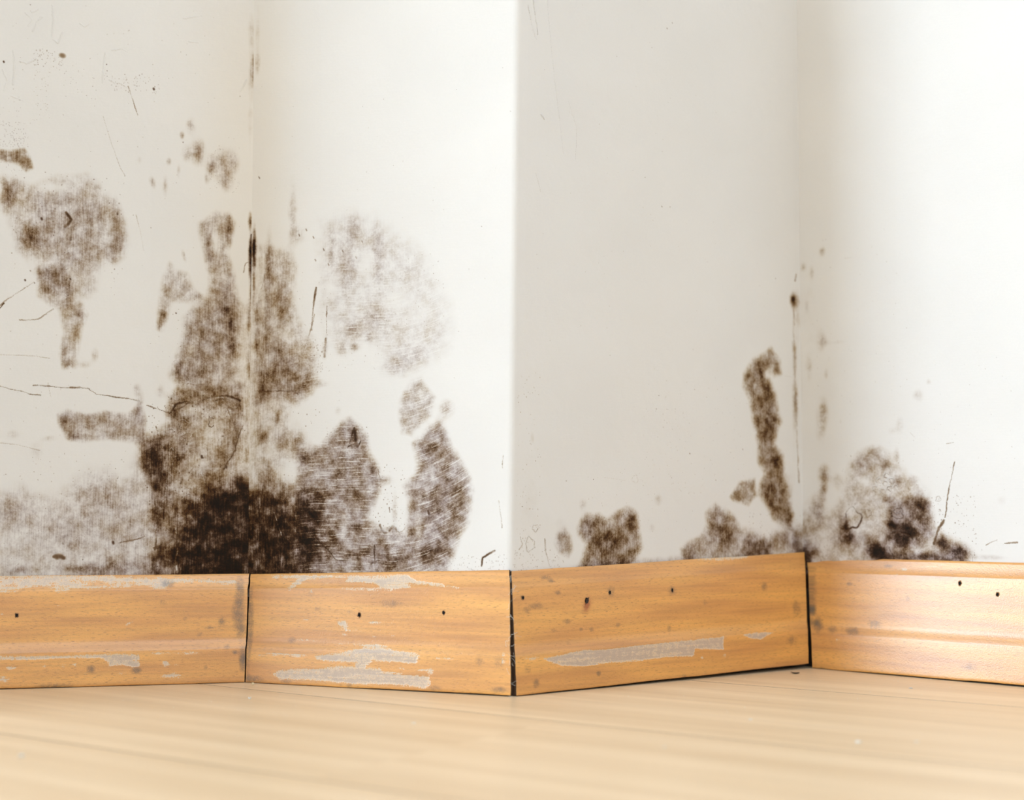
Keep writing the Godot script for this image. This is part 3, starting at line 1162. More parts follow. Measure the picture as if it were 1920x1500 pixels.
	s.blob(-0.4,0.2,136.8,34.4,3.4,5.6,0)
	s.blob(-0.45,0.2,152,123,8.3,3.5,0)
	s.blob(-0.5,0.1,182.7,88.5,3.1,8.5,0)
	s.blob(-0.5,0.1,177.5,81.4,5.6,3.5,0)
	s.blob(-0.3,0,172.9,121.5,7,4.3,0)
	s.poly(0.34,0.9,12,[129,56.1,145.9,68.3,166.5,75.4,187.3,80.7,205.7,-0.7,128.1,0.5])
	s.poly(0.98,0.85,12,[158.1,57.8,170.1,66.6,185.6,75.4,205,63,205.7,-0.7,143.4,0.2,148.2,28.1,149.7,42])
	s.blob(0.5,0.9,174,27.8,17.3,14.1,0)
	s.blob(0.3,0.9,149.9,26.3,10.3,10.5,0)
	s.blob(-0.55,0.2,186.5,123.4,2.5,25,0)
	s.blob(-0.4,0.2,185.5,177,2.1,17.9,0)
	s.poly(0.46,0.4,3,[66.8,119.2,72.4,122.7,85.8,120.1,97.5,122.3,110.4,120.4,118.4,126.8,122.6,117.4,121.5,100.9,99.5,102.8,81.1,101.3,73.7,104,68.3,111.6])
	s.blob(0.4,0.8,70.2,116.4,3.3,4.9,0)
	s.blob(0.38,0.8,77,104.7,4.7,2.8,0)
	s.blob(0.3,0.9,62.8,103.9,5.3,2.4,0)
	s.blob(0.25,0.4,39.7,106.1,4.6,3.4,0)
	s.blob(0.2,0.2,54.7,95.9,5.3,6.9,0)
	s.blob(0.3,0.3,118.4,126.1,3.4,10.5,0)
	s.blob(0.3,0.5,115.9,136.6,2.7,4.2,0)
	s.blob(0.3,0.5,131.3,135.1,3.4,4.9,0)
	s.poly(0.29,0.12,14,[25.8,66.7,45.2,75.2,68.4,68.4,84.7,83.9,99.8,87.5,106.7,77,114.9,91,128.4,98.1,134.3,42.1,133.2,0.4,27.2,2.1])
	s.blob(0.18,0.5,98.4,66.6,20.1,13.9,0)
	s.blob(0.16,0.6,112.3,42.3,16.9,17.4,0)
	s.blob(0.18,0.2,39,56.4,13.1,10.3,0)
	s.blob(0.18,0.3,75.5,42.5,19.9,13.8,0)
	s.blob(-0.5,0,94.6,94.4,11.7,10.4,0)
	s.blob(-0.4,0,58.3,75.2,8.6,8.3,0)
	s.poly(0.34,0.3,7,[26.9,12.9,72.7,11,99.1,25.1,132.8,24.7,133.2,-0.3,27.2,1.4])
	s.blob(0.35,0.6,82.5,19.7,13.3,2.7,0)
	s.blob(0.4,0.7,44.7,18.8,9.8,2.7,0)
	s.poly(0.24,0.95,6,[179,198.4,202.3,199.1,203.5,75.4,180.4,75.4])
	s.grime_and_shade(0.1,184.2,365.8,32,55.1)  # painted shade: warm tint deepening towards the inner corner
	s.grime_and_shade(0.1,185,292.7,31.9,54.6)
	s.grime_and_shade(0.1,185.8,220.2,31.7,54.1)
	s.grime_and_shade(0.1,186.6,148.4,31.6,53.6)
	s.blob(0.7,0.9,191,358.2,2.1,7.3,0)
	s.blob(0.3,0.7,190.7,351.5,3.6,9.5,0)
	s.blob(0.2,0.8,188.3,380.8,3.6,14.7,0)
	s.blob(0.18,0.9,188.1,329.4,2.8,43.9,0)
	s.blob(0.24,0.95,184.9,41.8,7,35.3,0)
	s.blob(1.3,0.75,189.2,231.9,1.4,9.4,0)
	s.blob(1.1,0.75,189.3,220.4,1.4,8.7,0)
	s.blob(0.7,0.9,188.6,251.1,1.4,5.8,0)
	s.blob(0.5,0.9,189.5,204.1,1.1,10.8,0)
	s.blob(0.45,0.9,188.6,186.1,1.4,9.3,0)
	s.blob(0.3,0.95,189.3,155.6,1.8,17.9,0)
	s.stroke(2.4,0.7,1.4,-0.4,0.3,[189.4,242.1,190.1,213.2,190.2,198.7])
	s.stroke(0.9,0.8,0.7,-0.2,0.4,[188.5,223.9,185.7,222,184.4,215.9])
	s.blob(0.25,0.95,188.1,102,1.4,21.3,0)
	s.blob(1.2,0.5,190.5,8.3,2.8,10.6,0)
	s.stroke(1.3,0.8,0.7,-0.5,0.5,[28.2,138,37.4,135.4,44,134.5,49.3,132.5,56.6,131.9])
	s.stroke(1.5,0.7,0.7,-0.5,0.6,[51.2,138,60.5,137.8,67.8,136.9,77.1,137.1,85.5,136.8,90.6,133.4,96,132.1,104.8,130.8,112.6,129.9,118.4,128.2])
	s.stroke(1.4,0.8,1.4,-0.5,0.5,[74.5,137,80.5,137.1])
	s.stroke(1.6,0.8,0.9,-0.5,0.6,[122.8,126.1,128.7,123.8,136.9,121.7])
	s.stroke(0.35,0.9,0.7,-0.3,0.4,[29,100.9,41.4,99.6,56.3,95.9])
	s.stroke(0.5,0.9,0.5,-0.2,0.4,[60.4,139.9,61.2,135.8,62.3,130.6])
	s.stroke(0.9,0.9,0.7,-0.4,0.5,[41.8,180.5,46.4,180.3,53.7,181.2,58.9,185.2,62.9,188.1])
	s.stroke(0.5,0.9,0.4,-0.2,0.3,[27.8,157.7,50.2,157.4,61.8,155.9])
	s.stroke(1.2,0.9,1,-0.3,0.6,[27.9,187.8,32.4,192.1,36.9,195.7,44.4,200.8,51.2,205.2])
	s.stroke(2.2,0.9,1.7,-0.6,0.4,[27.3,185,30.5,188.6,32.4,191.4])
	s.stroke(2.4,0.8,1.4,-0.4,0.8,[137.6,121,141.7,127.1,148.5,129,155.4,127.6,160.6,130.9,165.8,132.4,174.5,133.2,183.3,129.8])
	s.stroke(2,0.8,1.4,-0.3,0.9,[175.6,125.4,179.8,123.3,183.3,126.9])
	s.stroke(1.3,0.9,1,-0.3,0.9,[148.4,140.6,157,140.1,164.3,141.6])
	s.stroke(1.2,0.9,0.9,-0.3,0.7,[174.6,125,180,112.6,175.9,98.4,173.2,91.3])
	s.stroke(1.5,0.8,1,-0.4,0.6,[107.3,36.1,115.7,38.1,123.1,40.1])
	s.stroke(1.8,0.8,1.4,-0.4,0.6,[128.7,32.4,134.4,34.5,141.2,37.9])
	s.stroke(1.6,0.8,1,0.3,0.9,[128.9,63.1,131.1,52.6,129.9,42.2,130.7,31.7])
	s.stroke(1.2,0.8,0.7,-0.3,0.4,[107.6,338,110.5,330.3,114.1,318.6])
	s.stroke(0.5,1,0.4,-0.2,0.2,[91.9,317.3,96.6,301.9,103.7,282.9,107.2,277.4])
	s.stroke(0.7,0.9,0.7,-0.2,0.3,[114.1,252,116.7,242.8])
	s.stroke(0.25,0.9,0.5,-0.1,0.2,[116.7,242.8,119.6,228])
	s.stroke(2,0.4,0.7,-0.4,0.1,[44.7,388.8,45.1,388.4])
	s.stroke(3,0.4,1.4,-0.4,0.1,[28.8,349.9,29.2,348.9])
	s.stroke(3,0.4,0.9,-0.4,0.1,[93.7,352.1,94.1,351.5])
	s.stroke(2.5,0.4,0.7,-0.4,0.1,[94.1,347.8,94.5,347.3])
	s.stroke(2,0.4,0.5,-0.4,0.1,[94.2,344.2,94.5,343.8])
	s.stroke(2.2,0.4,1.7,-0.4,0.1,[124.2,337.7,124.5,336.5])
	s.stroke(2,0.4,0.5,-0.4,0.1,[101.4,300.8,101.7,300.5])
	s.stroke(2.5,0.4,0.9,-0.4,0.1,[143.8,302.5,144.1,301.8])
	s.stroke(2,0.4,1.9,-0.4,0.1,[54.4,247.6,54.8,246.3])
	s.stroke(1.5,0.4,2,-0.4,0.1,[72.7,235,73.1,233.5])
	s.stroke(2,0.4,1,-0.4,0.1,[96.9,259.4,97.3,258.7])
	s.stroke(2,0.4,1.4,-0.4,0.1,[102.2,252.6,102.5,251.6])
	s.stroke(2,0.4,1,-0.4,0.1,[86.9,274.6,87.2,273.9])
	s.stroke(1.6,0.4,1.4,-0.4,0.1,[44.9,206.8,45.3,205.9])
	s.stroke(2,0.4,1.4,-0.4,0.1,[73.2,208.4,73.5,207.4])
	s.stroke(2,0.4,1,-0.4,0.1,[72,197.4,72.4,196.7])
	s.stroke(2,0.4,1,-0.4,0.1,[140.8,187.7,141.2,186.9])
	s.stroke(2.6,0.4,2,-0.4,0.1,[102.9,36.7,103.3,35.3])
	s.stroke(2.6,0.4,2,-0.4,0.1,[158.7,92.9,159,91.4])
	s.stroke(2.2,0.4,2,-0.4,0.1,[174.7,86.3,175,84.8])
	s.stroke(1,0.4,1.4,-0.4,0.1,[71.6,36.1,72,35.1])
	s.stroke(2,0.4,0.7,-0.4,0.1,[194.3,281.7,194.7,281.2])
	s.stroke(1.2,0.4,0.9,-0.4,0.1,[180.9,335.8,181.3,335.2])
	s.stroke(1.5,0.4,0.7,-0.4,0.1,[123.8,244,124.2,243.5])
	s.stroke(2.2,0.4,1,-0.4,0.1,[50.9,204.8,51.3,204.1])
	s.stroke(1.5,0.4,1,-0.4,0.1,[62,236.8,62.3,236])
	s.stroke(1.8,0.4,0.9,-0.4,0.1,[71.5,225.4,71.9,224.8])
	s.stroke(1.8,0.4,0.9,-0.4,0.1,[69.2,225.4,69.5,224.8])
	s.stroke(2,0.4,1,-0.4,0.1,[131.2,20.5,131.6,19.8])
	s.stroke(1.3,0.4,1,-0.4,0.1,[84.1,25.5,84.4,24.8])
	s.stroke(2,0.4,0.7,-0.4,0.1,[105,78,105.3,77.5])
	s.stroke(1.6,0.4,0.9,-0.4,0.1,[45.7,252.6,46,252])
	s.stroke(1.2,0.4,1,-0.4,0.1,[62.7,254,63,253.3])
	s.stroke(1.2,1,3.4,-0.4,0.2,[64.8,356.4,66.5,355.8])
	s.stroke(2.4,0.8,2,-0.4,0.3,[69.7,251.9,72.8,247.4,71.2,244.5,68.9,242.3])
	s.stroke(1.6,0.9,3.1,-0.4,0.6,[66.2,27.5,69.8,27.8,72.8,26.7])
	s.specks(60,0.9,0.5,47.2,347.8,66.4,359.8,0.12,0.4,7)
	s.specks(45,0.7,0.6,47.9,310.6,58.2,350.3,0.12,0.3,8)
	s.specks(70,0.9,0.4,92.3,333.8,128.2,347.6,0.12,0.4,9)
	s.specks(30,0.8,0.3,63.7,322.1,86.9,352.2,0.12,0.3,10)
	s.specks(260,0.7,0.5,33.2,22.4,183.8,395.2,0.12,0.32,11)
	s.specks(160,1.1,0.5,36,208.2,106.9,278.1,0.15,0.5,12)
	s.specks(420,1.8,0.7,122.8,17.9,187.5,127,0.15,0.6,13)
	s.specks(160,-1.0,0.7,126.1,19.6,185.2,116.3,0.12,0.4,16)
	s.specks(60,-0.9,0.5,191.5,18.8,222.6,77.2,0.12,0.4,17)
	s.specks(120,1.6,0.8,134.9,121,184.9,135.9,0.2,0.7,18)
	s.specks(120,1.2,0.7,141.6,133.5,182.5,198.5,0.15,0.5,14)
	s.specks(120,0.9,0.6,33.3,19,128.4,94.6,0.15,0.4,15)
	s.stroke(-1.6,0.6,1,0.5,0.7,[142.8,45.6,144.3,35.1,143.1,24.6,144.2,17.6])
	s.stroke(-1.2,0.6,1,0.5,0.8,[132,82.3,136.2,77.1,135,66.6])
	s.stroke(-1.2,0.5,1,0.5,0.8,[157.7,84.2,161.3,75.4,159,66.6])
	s.stroke(1.8,0.8,1,-0.4,0.8,[185.2,112.7,180.1,96.7,175,87.8,172.6,84.2])
	s.stroke(1.6,0.8,1,-0.3,0.8,[128.9,112.2,131.7,101.6,133.9,91.1])
	s.stroke(2,0.8,1.7,-0.4,0.8,[129.3,31.7,136.1,35.1,142.2,38.6])
	s.stroke(1.6,0.8,1,-0.4,0.8,[141.7,122.9,149.2,127.9,156.1,126.6])
	s.stroke(1.6,0.8,1,-0.4,0.8,[165.8,129.5,174.5,131.1,181.5,128,185.1,123.4])
	s.ring(2.2,0.8,0.6,-0.3,1.6,138.5,108,3.1,2.5,1,5.5)  # dark arcs paint the shadows of blisters beside their pale rims
	s.ring(-1.3,0.8,0.5,0.5,1.6,137.8,108.7,3.1,2.5,0,4.5)
	s.ring(2.2,0.8,0.6,-0.3,1.6,146.7,113.4,3.4,2.8,1,5.5)
	s.ring(-1.3,0.8,0.5,0.5,1.6,146,114.1,3.4,2.8,0,4.5)
	s.ring(2.2,0.8,0.6,-0.3,1.6,149.5,105.3,3.1,2.5,1,5.5)
	s.ring(-1.3,0.8,0.5,0.5,1.6,148.8,106,3.1,2.5,0,4.5)
	s.ring(2.2,0.8,0.6,-0.3,1.6,142.9,86.9,2.1,4.9,1,5.5)
	s.ring(-1.3,0.8,0.5,0.5,1.6,142.2,87.6,2.1,4.9,0,4.5)
	s.ring(2.2,0.8,0.6,-0.3,1.6,140.1,94,1.7,3.5,1,5.5)
	s.ring(-1.3,0.8,0.5,0.5,1.6,139.4,94.7,1.7,3.5,0,4.5)
	s.ring(2.2,0.8,0.6,-0.3,1.6,158.7,62.3,2.1,3.5,1,5.5)
	s.ring(-1.3,0.8,0.5,0.5,1.6,158,63.1,2.1,3.5,0,4.5)
	s.ring(2.2,0.8,0.6,-0.3,1.6,150.1,64.1,2.4,3.2,1,5.5)
	s.ring(-1.3,0.8,0.5,0.5,1.6,149.4,64.8,2.4,3.2,0,4.5)
	s.ring(2.2,0.8,0.6,-0.3,1.6,176,64.1,2.1,2.8,1,5.5)
	s.ring(-1.3,0.8,0.5,0.5,1.6,175.3,64.8,2.1,2.8,0,4.5)
	s.ring(2.2,0.8,0.6,-0.3,1.6,133.1,55.4,2.7,3.5,1,5.5)
	s.ring(-1.3,0.8,0.5,0.5,1.6,132.4,56.1,2.7,3.5,0,4.5)
	s.ring(2.2,0.8,0.6,-0.3,1.6,136.1,83.4,3.4,2.8,1,5.5)
	s.ring(-1.3,0.8,0.5,0.5,1.6,135.4,84.1,3.4,2.8,0,4.5)
	s.ring(2.2,0.8,0.6,-0.3,1.6,165,115.3,2.1,3.2,1,5.5)
	s.ring(-1.3,0.8,0.5,0.5,1.6,164.2,116,2.1,3.2,0,4.5)
	s.ring(2.2,0.8,0.6,-0.3,1.6,180.5,122.6,2.4,2.1,1,5.5)
	s.ring(-1.3,0.8,0.5,0.5,1.6,179.8,123.3,2.4,2.1,0,4.5)
	s.ring(2.2,0.8,0.6,-0.3,1.6,170,129.6,2.8,2.1,1,5.5)
	s.ring(-1.3,0.8,0.5,0.5,1.6,169.3,130.3,2.8,2.1,0,4.5)
	s.stroke(0.02,0.8,1,0.3,0.6,[41.8,383.1,45.9,378.7,43.3,374.2])
	s.stroke(0.02,0.8,1,0.3,0.6,[46.7,370.9,49.3,378.2,52.6,382])
	s.stroke(0.02,0.8,1,0.3,0.6,[58.5,389.6,59.3,379,58.2,368.1])
	s.stroke(0.02,0.8,1,0.3,0.6,[59.6,366.5,62.3,364.1,65.5,372.2])
	s.stroke(0.02,0.8,1,0.3,0.6,[34.6,357.6,35.6,345.3,34.8,334.6])
	s.stroke(0.02,0.8,1,0.3,0.6,[49.8,386.1,45.8,383.7])
	s.stroke(0.02,0.8,1,0.3,0.6,[76.3,378.4,79.7,376.8,82.4,379.2])
	s.stroke(0.02,0.8,1,0.3,0.6,[34.3,327.5,42,324.4])
	s.stroke(0.02,0.8,1,0.3,0.6,[97,361.8,103.8,363.3,107.3,361.4])
	s.stroke(0.02,0.8,1,0.3,0.6,[147,371.4,153,371])
	s.stroke(0.02,0.8,1,0.3,0.6,[143.3,386.8,155.6,389.5])
	s.stroke(0.02,0.8,1,0.3,0.6,[39.1,350.8,43.1,349.3,49.7,353.3])
	s.stroke(0.02,0.8,1,0.3,0.6,[92.9,359.7,91.7,348.9,91.6,338.1])
	s.stroke(0.02,0.8,1,0.3,0.6,[95.6,341.9,99.1,339.3,102.5,340.2,107.7,336.9])
	s.stroke(0.02,0.8,1,0.3,0.6,[28.3,344.8,31.4,337.9,29.6,330])
	s.stroke(0.02,0.8,1,0.3,0.6,[185.1,347.5,182.6,341.9,180.9,339.2])
func stains_center_left(s: StainedSkin) -> void:
	s.grime_and_shade(0.09,3.6,365.8,24.8,55.2)  # painted shade: same warm tint on this side of the corner
	s.grime_and_shade(0.09,4.4,292.6,24.7,54.6)
	s.grime_and_shade(0.09,5.3,220.1,24.6,54.1)
	s.grime_and_shade(0.09,6.2,148.3,24.4,53.6)
	s.poly(0.24,0.9,6,[-17.9,199.6,8.5,198.3,9.9,75.4,-16.2,75.4])
	s.blob(0.25,0.8,3.2,357.8,2.5,8.1,0)
	s.blob(0.2,0.9,3,380.6,2.5,22.1,0)
	s.poly(0.36,0.65,7,[4.7,236.4,15.4,232.1,27.5,229.6,34.1,218.5,32.7,197.2,36.8,182.8,48.1,168.2,52.2,150.5,46.9,133.1,36.6,126.3,4.4,126.9])
	s.blob(0.3,0.5,30.5,254.5,4,25.1,0)
	s.blob(0.25,0.5,35.5,239.9,6.4,7.2,0)
	s.blob(0.3,0.6,13.4,223.2,3.3,25.2,0)
	s.blob(0.3,0.7,23.9,194.1,5.6,21.4,0)
	s.blob(0.25,0.6,11.9,183.8,4.1,28.7,0)
	s.blob(-0.5,0.2,26.1,172.6,4.8,5,0)
	s.blob(0.35,0.6,20.2,162.1,8.9,8.5,0)
	s.blob(0.3,0.6,30.3,154.7,11.2,5.7,0)
	s.blob(-0.5,0,9.2,205.5,2,28.8,0)
	s.poly(0.25,0.12,15,[49.7,249,67,253.8,86.5,250.8,105.8,239,124.7,224,139.7,199.1,146.4,178.3,144.3,161.4,128.8,148.2,110.8,143.3,96.4,147.5,93.3,159,84.8,165.2,67.8,158.8,58,164.4,47.8,196.5])
	s.blob(0.25,0.2,75,241.7,3.9,8.5,0)
	s.blob(0.22,0.3,71.2,216.5,6.2,14.1,0)
	s.blob(0.2,0.1,92.5,222.4,3.8,21,0)
	s.blob(0.3,0.75,76.2,174.9,6.2,6.3,0)
	s.blob(0.25,0.5,90.8,180.6,7.7,7,0)
	s.blob(0.25,0.3,106.3,148.9,9.1,4.8,0)
	s.blob(0.25,0.2,117.5,156.1,9.8,4.8,0)
	s.blob(0.25,0.5,59.4,227.8,2,10.6,0)
	s.blob(-0.5,0,84.8,215.8,5.4,9.1,0)
	s.blob(-0.4,0,59.6,203,4.7,7.1,0)
	s.blob(-0.5,0,106,193.8,8.3,7.6,0)
	s.blob(-0.3,0,124.9,186.1,9.7,10.3,0)
	s.blob(0.4,0.8,67.8,162.3,3.1,3.5,0)
	s.blob(0.4,0.7,76.7,163,3.1,2.8,0)
	s.blob(0.3,0.5,87.1,169.6,3.1,3.5,0)
	s.blob(0.35,0.9,55.3,162.7,2,7,0)
	s.poly(0.36,0.7,6,[5.8,151.2,20.3,154.3,36.4,151,47.5,146.4,43.7,134.9,36.6,129.1,26.6,132.8,6,130.4])
	s.poly(0.3,0.5,8,[6.1,126.9,30.6,128.1,37.6,112.2,48.8,94.5,37,84.1,6.6,84.2])
	s.blob(0.4,0.9,10.8,105.5,4,5,0)
	s.blob(0.35,0.8,21.1,117.7,2.4,5,0)
	s.blob(0.35,0.8,24.9,103.5,5.6,7.8,0)
	s.blob(-0.45,0.1,33.5,115.7,5.6,10.6,0)
	s.blob(-0.4,0.1,16.2,94.8,4,10.6,0)
	s.blob(0.5,0.7,14.7,80,6.4,9.2,0)
	s.blob(-0.5,0.1,30.7,84.1,4,10.5,0)
	s.blob(-0.4,0.1,38.4,70.1,2,10.5,0)
	s.blob(0.35,0.7,36.9,99.9,6.4,9.1,0)
	s.poly(0.98,0.85,12,[-14.4,68.3,13.2,75.4,25.3,66.6,31.4,56.1,34.3,42.1,33.1,2.1,-13.5,0.9])
	s.poly(0.62,0.7,9,[21.2,77.1,37.1,75.3,53,59.7,53.6,2.6,22,1.8])
	s.blob(0.4,0.8,9.6,34.8,14.5,21.1,0)
	s.poly(0.56,0.3,5,[37.7,93.9,52.7,99.7,61.2,107.6,68.2,114.5,74.3,117.1,80.6,111.5,86.7,105.2,88.3,94.1,93.7,86.5,98.3,76.2,92.4,60.5,87.9,52.3,97.8,46.2,115.1,43,117.2,63.3,113.1,72.8,120.9,80.3,123.1,87,119.3,100,124.5,104.7,130.4,110.7,137.8,110.6,142.9,106.5,145.9,97.7,153.2,87.5,159,76.8,160.5,69.4,157.7,50.1,152.6,43.3,148.3,33.3,143.2,13.8,138.9,4.7,34.7,2.1])
	s.blob(0.2,0.6,68.5,66.6,19.4,13.8,0)
	s.blob(0.26,0.6,78.3,47.7,11.5,6.9,0)
	s.blob(0.16,0.6,72.2,87.4,15.5,10.4,0)
	s.blob(0.3,0.6,129,93.8,7.4,8.1,0)
	s.blob(0.24,0.2,134.7,56.6,16.9,16.8,0)
	s.blob(0.2,0.4,143.8,76.8,8.8,13.5,0)
	s.blob(0.3,0.3,132.9,33.1,14.7,10.1,0)
	s.blob(0.3,0.6,53.3,31.9,19.5,17.3,0)
	s.blob(0.14,0.2,91.8,29.1,26.6,10.2,0)
	s.blob(0.3,0.7,49.2,56.2,11.8,17.4,0)
	s.blob(-0.3,0,92.5,47.8,5.3,3.4,0)
	s.blob(-0.3,0,70.6,47.7,2.7,8.3,0)
	s.blob(-0.35,0,123.6,46.4,3,13.5,0)
	s.blob(0.2,0.4,101.3,25.8,22.6,6.8,0)
	s.blob(0.35,0.6,101,76.9,5.3,3.4,0)
	s.blob(0.3,0.6,91.5,83.8,3.8,5.5,0)
	s.blob(0.3,0.5,106.8,56.5,2.3,13.6,0)
	s.poly(0.42,0.4,4,[109.4,127.5,112.4,133.3,117.6,139.7,123.6,140.9,128.8,135.3,134,129.4,131.1,117.5,123.7,110.8,117.8,105.5,111,106.9,108.7,117.2])
	s.blob(-0.5,0,124.4,131.3,2.6,4.1,0)
	s.blob(0.42,0.4,142.2,122.1,5.5,5.8,0)
	s.blob(0.35,0.4,137,110.6,4.4,6.8,0)
	s.blob(0.28,0.6,75.2,107.4,7,6.9,0)
	s.blob(0.3,0.6,52.3,140,7.9,2.8,0)
	s.blob(0.2,0.4,65.4,122.2,3.1,3.5,0)
	s.poly(0.5,0.1,3,[37.8,10.9,91.9,10.7,141,12.4,142.2,3.1,37.9,0.5])
	s.poly(0.32,0.0,6,[136.6,13.7,165.6,13.6,187.7,12.2,187.7,3.6,136.7,2.3])
	s.stroke(1.8,0.8,1.7,-0.3,0.3,[48.6,203.6,47.4,196.5,46.3,187.7,45.3,175.4])
	s.stroke(1.2,0.7,1,-0.3,0.5,[56.6,190.8,56.3,182,56.8,164.4])
	s.stroke(1.4,0.8,1.7,-0.3,0.5,[56,169.7,55.7,157.4])
	s.stroke(0.9,0.8,1,-0.2,0.5,[47.5,185.9,44.1,171.9,40.2,163.2])
	s.stroke(0.8,0.8,0.9,-0.2,0.4,[10.3,214.4,7.6,203.8])
	s.blob(0.3,0.8,4.6,177,1.6,21.5,0)
	s.blob(1.2,0.7,1.9,231.1,1.6,14.5,0)
	s.blob(0.5,0.8,2.2,205.8,1.2,10.8,0)
	s.blob(0.3,0.8,10.4,209,1.6,5.8,0)
	s.blob(1.2,0.5,3.5,8.4,3.2,10.5,0)
	s.stroke(2.6,0.5,2,-0.5,0.3,[77.5,110.5,76,106,74.1,100.5])
	s.stroke(2.8,0.5,2.7,-0.5,0.3,[77.9,108.1,78.7,101.8,79.9,98.4])
	s.stroke(2.4,0.5,1,0.4,0.8,[72.9,98.4,76.8,99.8,80.6,98.4,82.9,102.5])
	s.stroke(2.0,0.4,2,-0.3,0.2,[130.2,57.3,131,55.2])
	s.stroke(2.4,0.4,0.5,-0.1,0,[164.2,237,164.6,237])
	s.stroke(1.8,0.6,1,-0.5,0.6,[49.3,42.3,53.3,36.1,59.1,32,65,25.2,70.8,24.6])
	s.stroke(2,0.5,0.9,-0.5,0.3,[92.9,35.2,93.4,23])
	s.stroke(1.8,0.5,1.4,-0.3,0.5,[90.7,22.9,96.4,25.7])
	s.stroke(2.4,0.6,1,-0.5,0.4,[167.1,23.3,167.8,28.2,171.3,30.3,176.3,33])
	s.stroke(1.2,0.7,0.7,-0.3,0.5,[180.6,91.7,180.2,84])
	s.stroke(0.8,0.6,0.7,-0.3,0.5,[178.1,63.5,180.6,46.9])
	s.stroke(1.5,0.7,1.7,0.6,0.9,[96.6,48.2,97.4,45.5,99.3,43.8,101.9,43.5])
	s.stroke(1.8,0.7,1.4,0.5,0.9,[103.1,44.9,105.3,47.6,107.2,46.6,108.3,43.9,110.6,43.2])
	s.stroke(1.3,0.7,1,0.5,0.9,[111.3,43.9,113.6,45,114.7,47.7])
	s.blob(0.4,0.6,106.1,45.6,3.8,1.7,0)
	s.stroke(1.5,0.7,1,-0.2,0.6,[94.5,83.8,96.1,78,96.9,71.8])
	s.stroke(1.5,0.5,1,-0.3,0.4,[103,59.2,103.4,55.8])
	s.stroke(1.8,0.7,0.9,0.5,0.8,[11.6,135.7,20.5,136.5,30.5,136.3,36.6,133.3])
	s.stroke(-2.2,0.3,1.4,0.5,0.5,[19,56,22.3,47.3,25.6,40.3,28,35.1])
	s.stroke(-1.5,0.3,1,0.4,0.5,[35.7,56.1,35.9,42.1])
	s.stroke(-1,0.3,1.4,0.4,0.5,[39.4,43.9,40.3,37])
	s.stroke(1.3,0.6,1,-0.2,0.2,[45.9,237.8,46.7,236.3])
	s.stroke(1.3,0.6,1,-0.2,0.2,[53.5,229.2,54.3,227.7])
	s.stroke(1.3,0.6,1,-0.2,0.2,[47.6,222.4,48.4,221])
	s.stroke(1.3,0.6,1,-0.2,0.2,[57.1,219.1,57.9,217.6])
	s.stroke(1.3,0.6,1,-0.2,0.2,[81.2,232.8,82,231.4])
	s.stroke(1.3,0.6,1,-0.2,0.2,[77,222.5,77.8,221.1])
	s.stroke(1.3,0.6,1,-0.2,0.2,[35.5,239.9,36.3,238.4])
	s.stroke(1.3,0.6,1,-0.2,0.2,[40.6,243.1,41.4,241.7])
	s.stroke(1.3,0.6,1,-0.2,0.2,[67.3,227.3,68.1,225.9])
	s.stroke(1.3,0.6,1,-0.2,0.2,[5,280.9,5.8,279.4])
	s.specks(90,0.9,0.6,36.4,147.4,54,168,0.15,0.5,21)
	s.specks(160,1.0,0.4,56.7,90.9,87.5,111.4,0.15,0.5,22)
	s.specks(220,0.7,0.5,12.3,148.1,139.6,223.1,0.12,0.35,23)
	s.specks(80,1.2,0.5,91.7,39.3,114.1,87.1,0.15,0.45,24)
	s.specks(160,1.2,0.7,5.8,17.2,52.4,125.9,0.15,0.5,25)
	s.specks(90,0.8,0.2,140.3,19.1,185.2,30.5,0.12,0.4,26)
	s.specks(50,0.6,0.4,4.6,112.7,183.4,346.6,0.12,0.25,27)
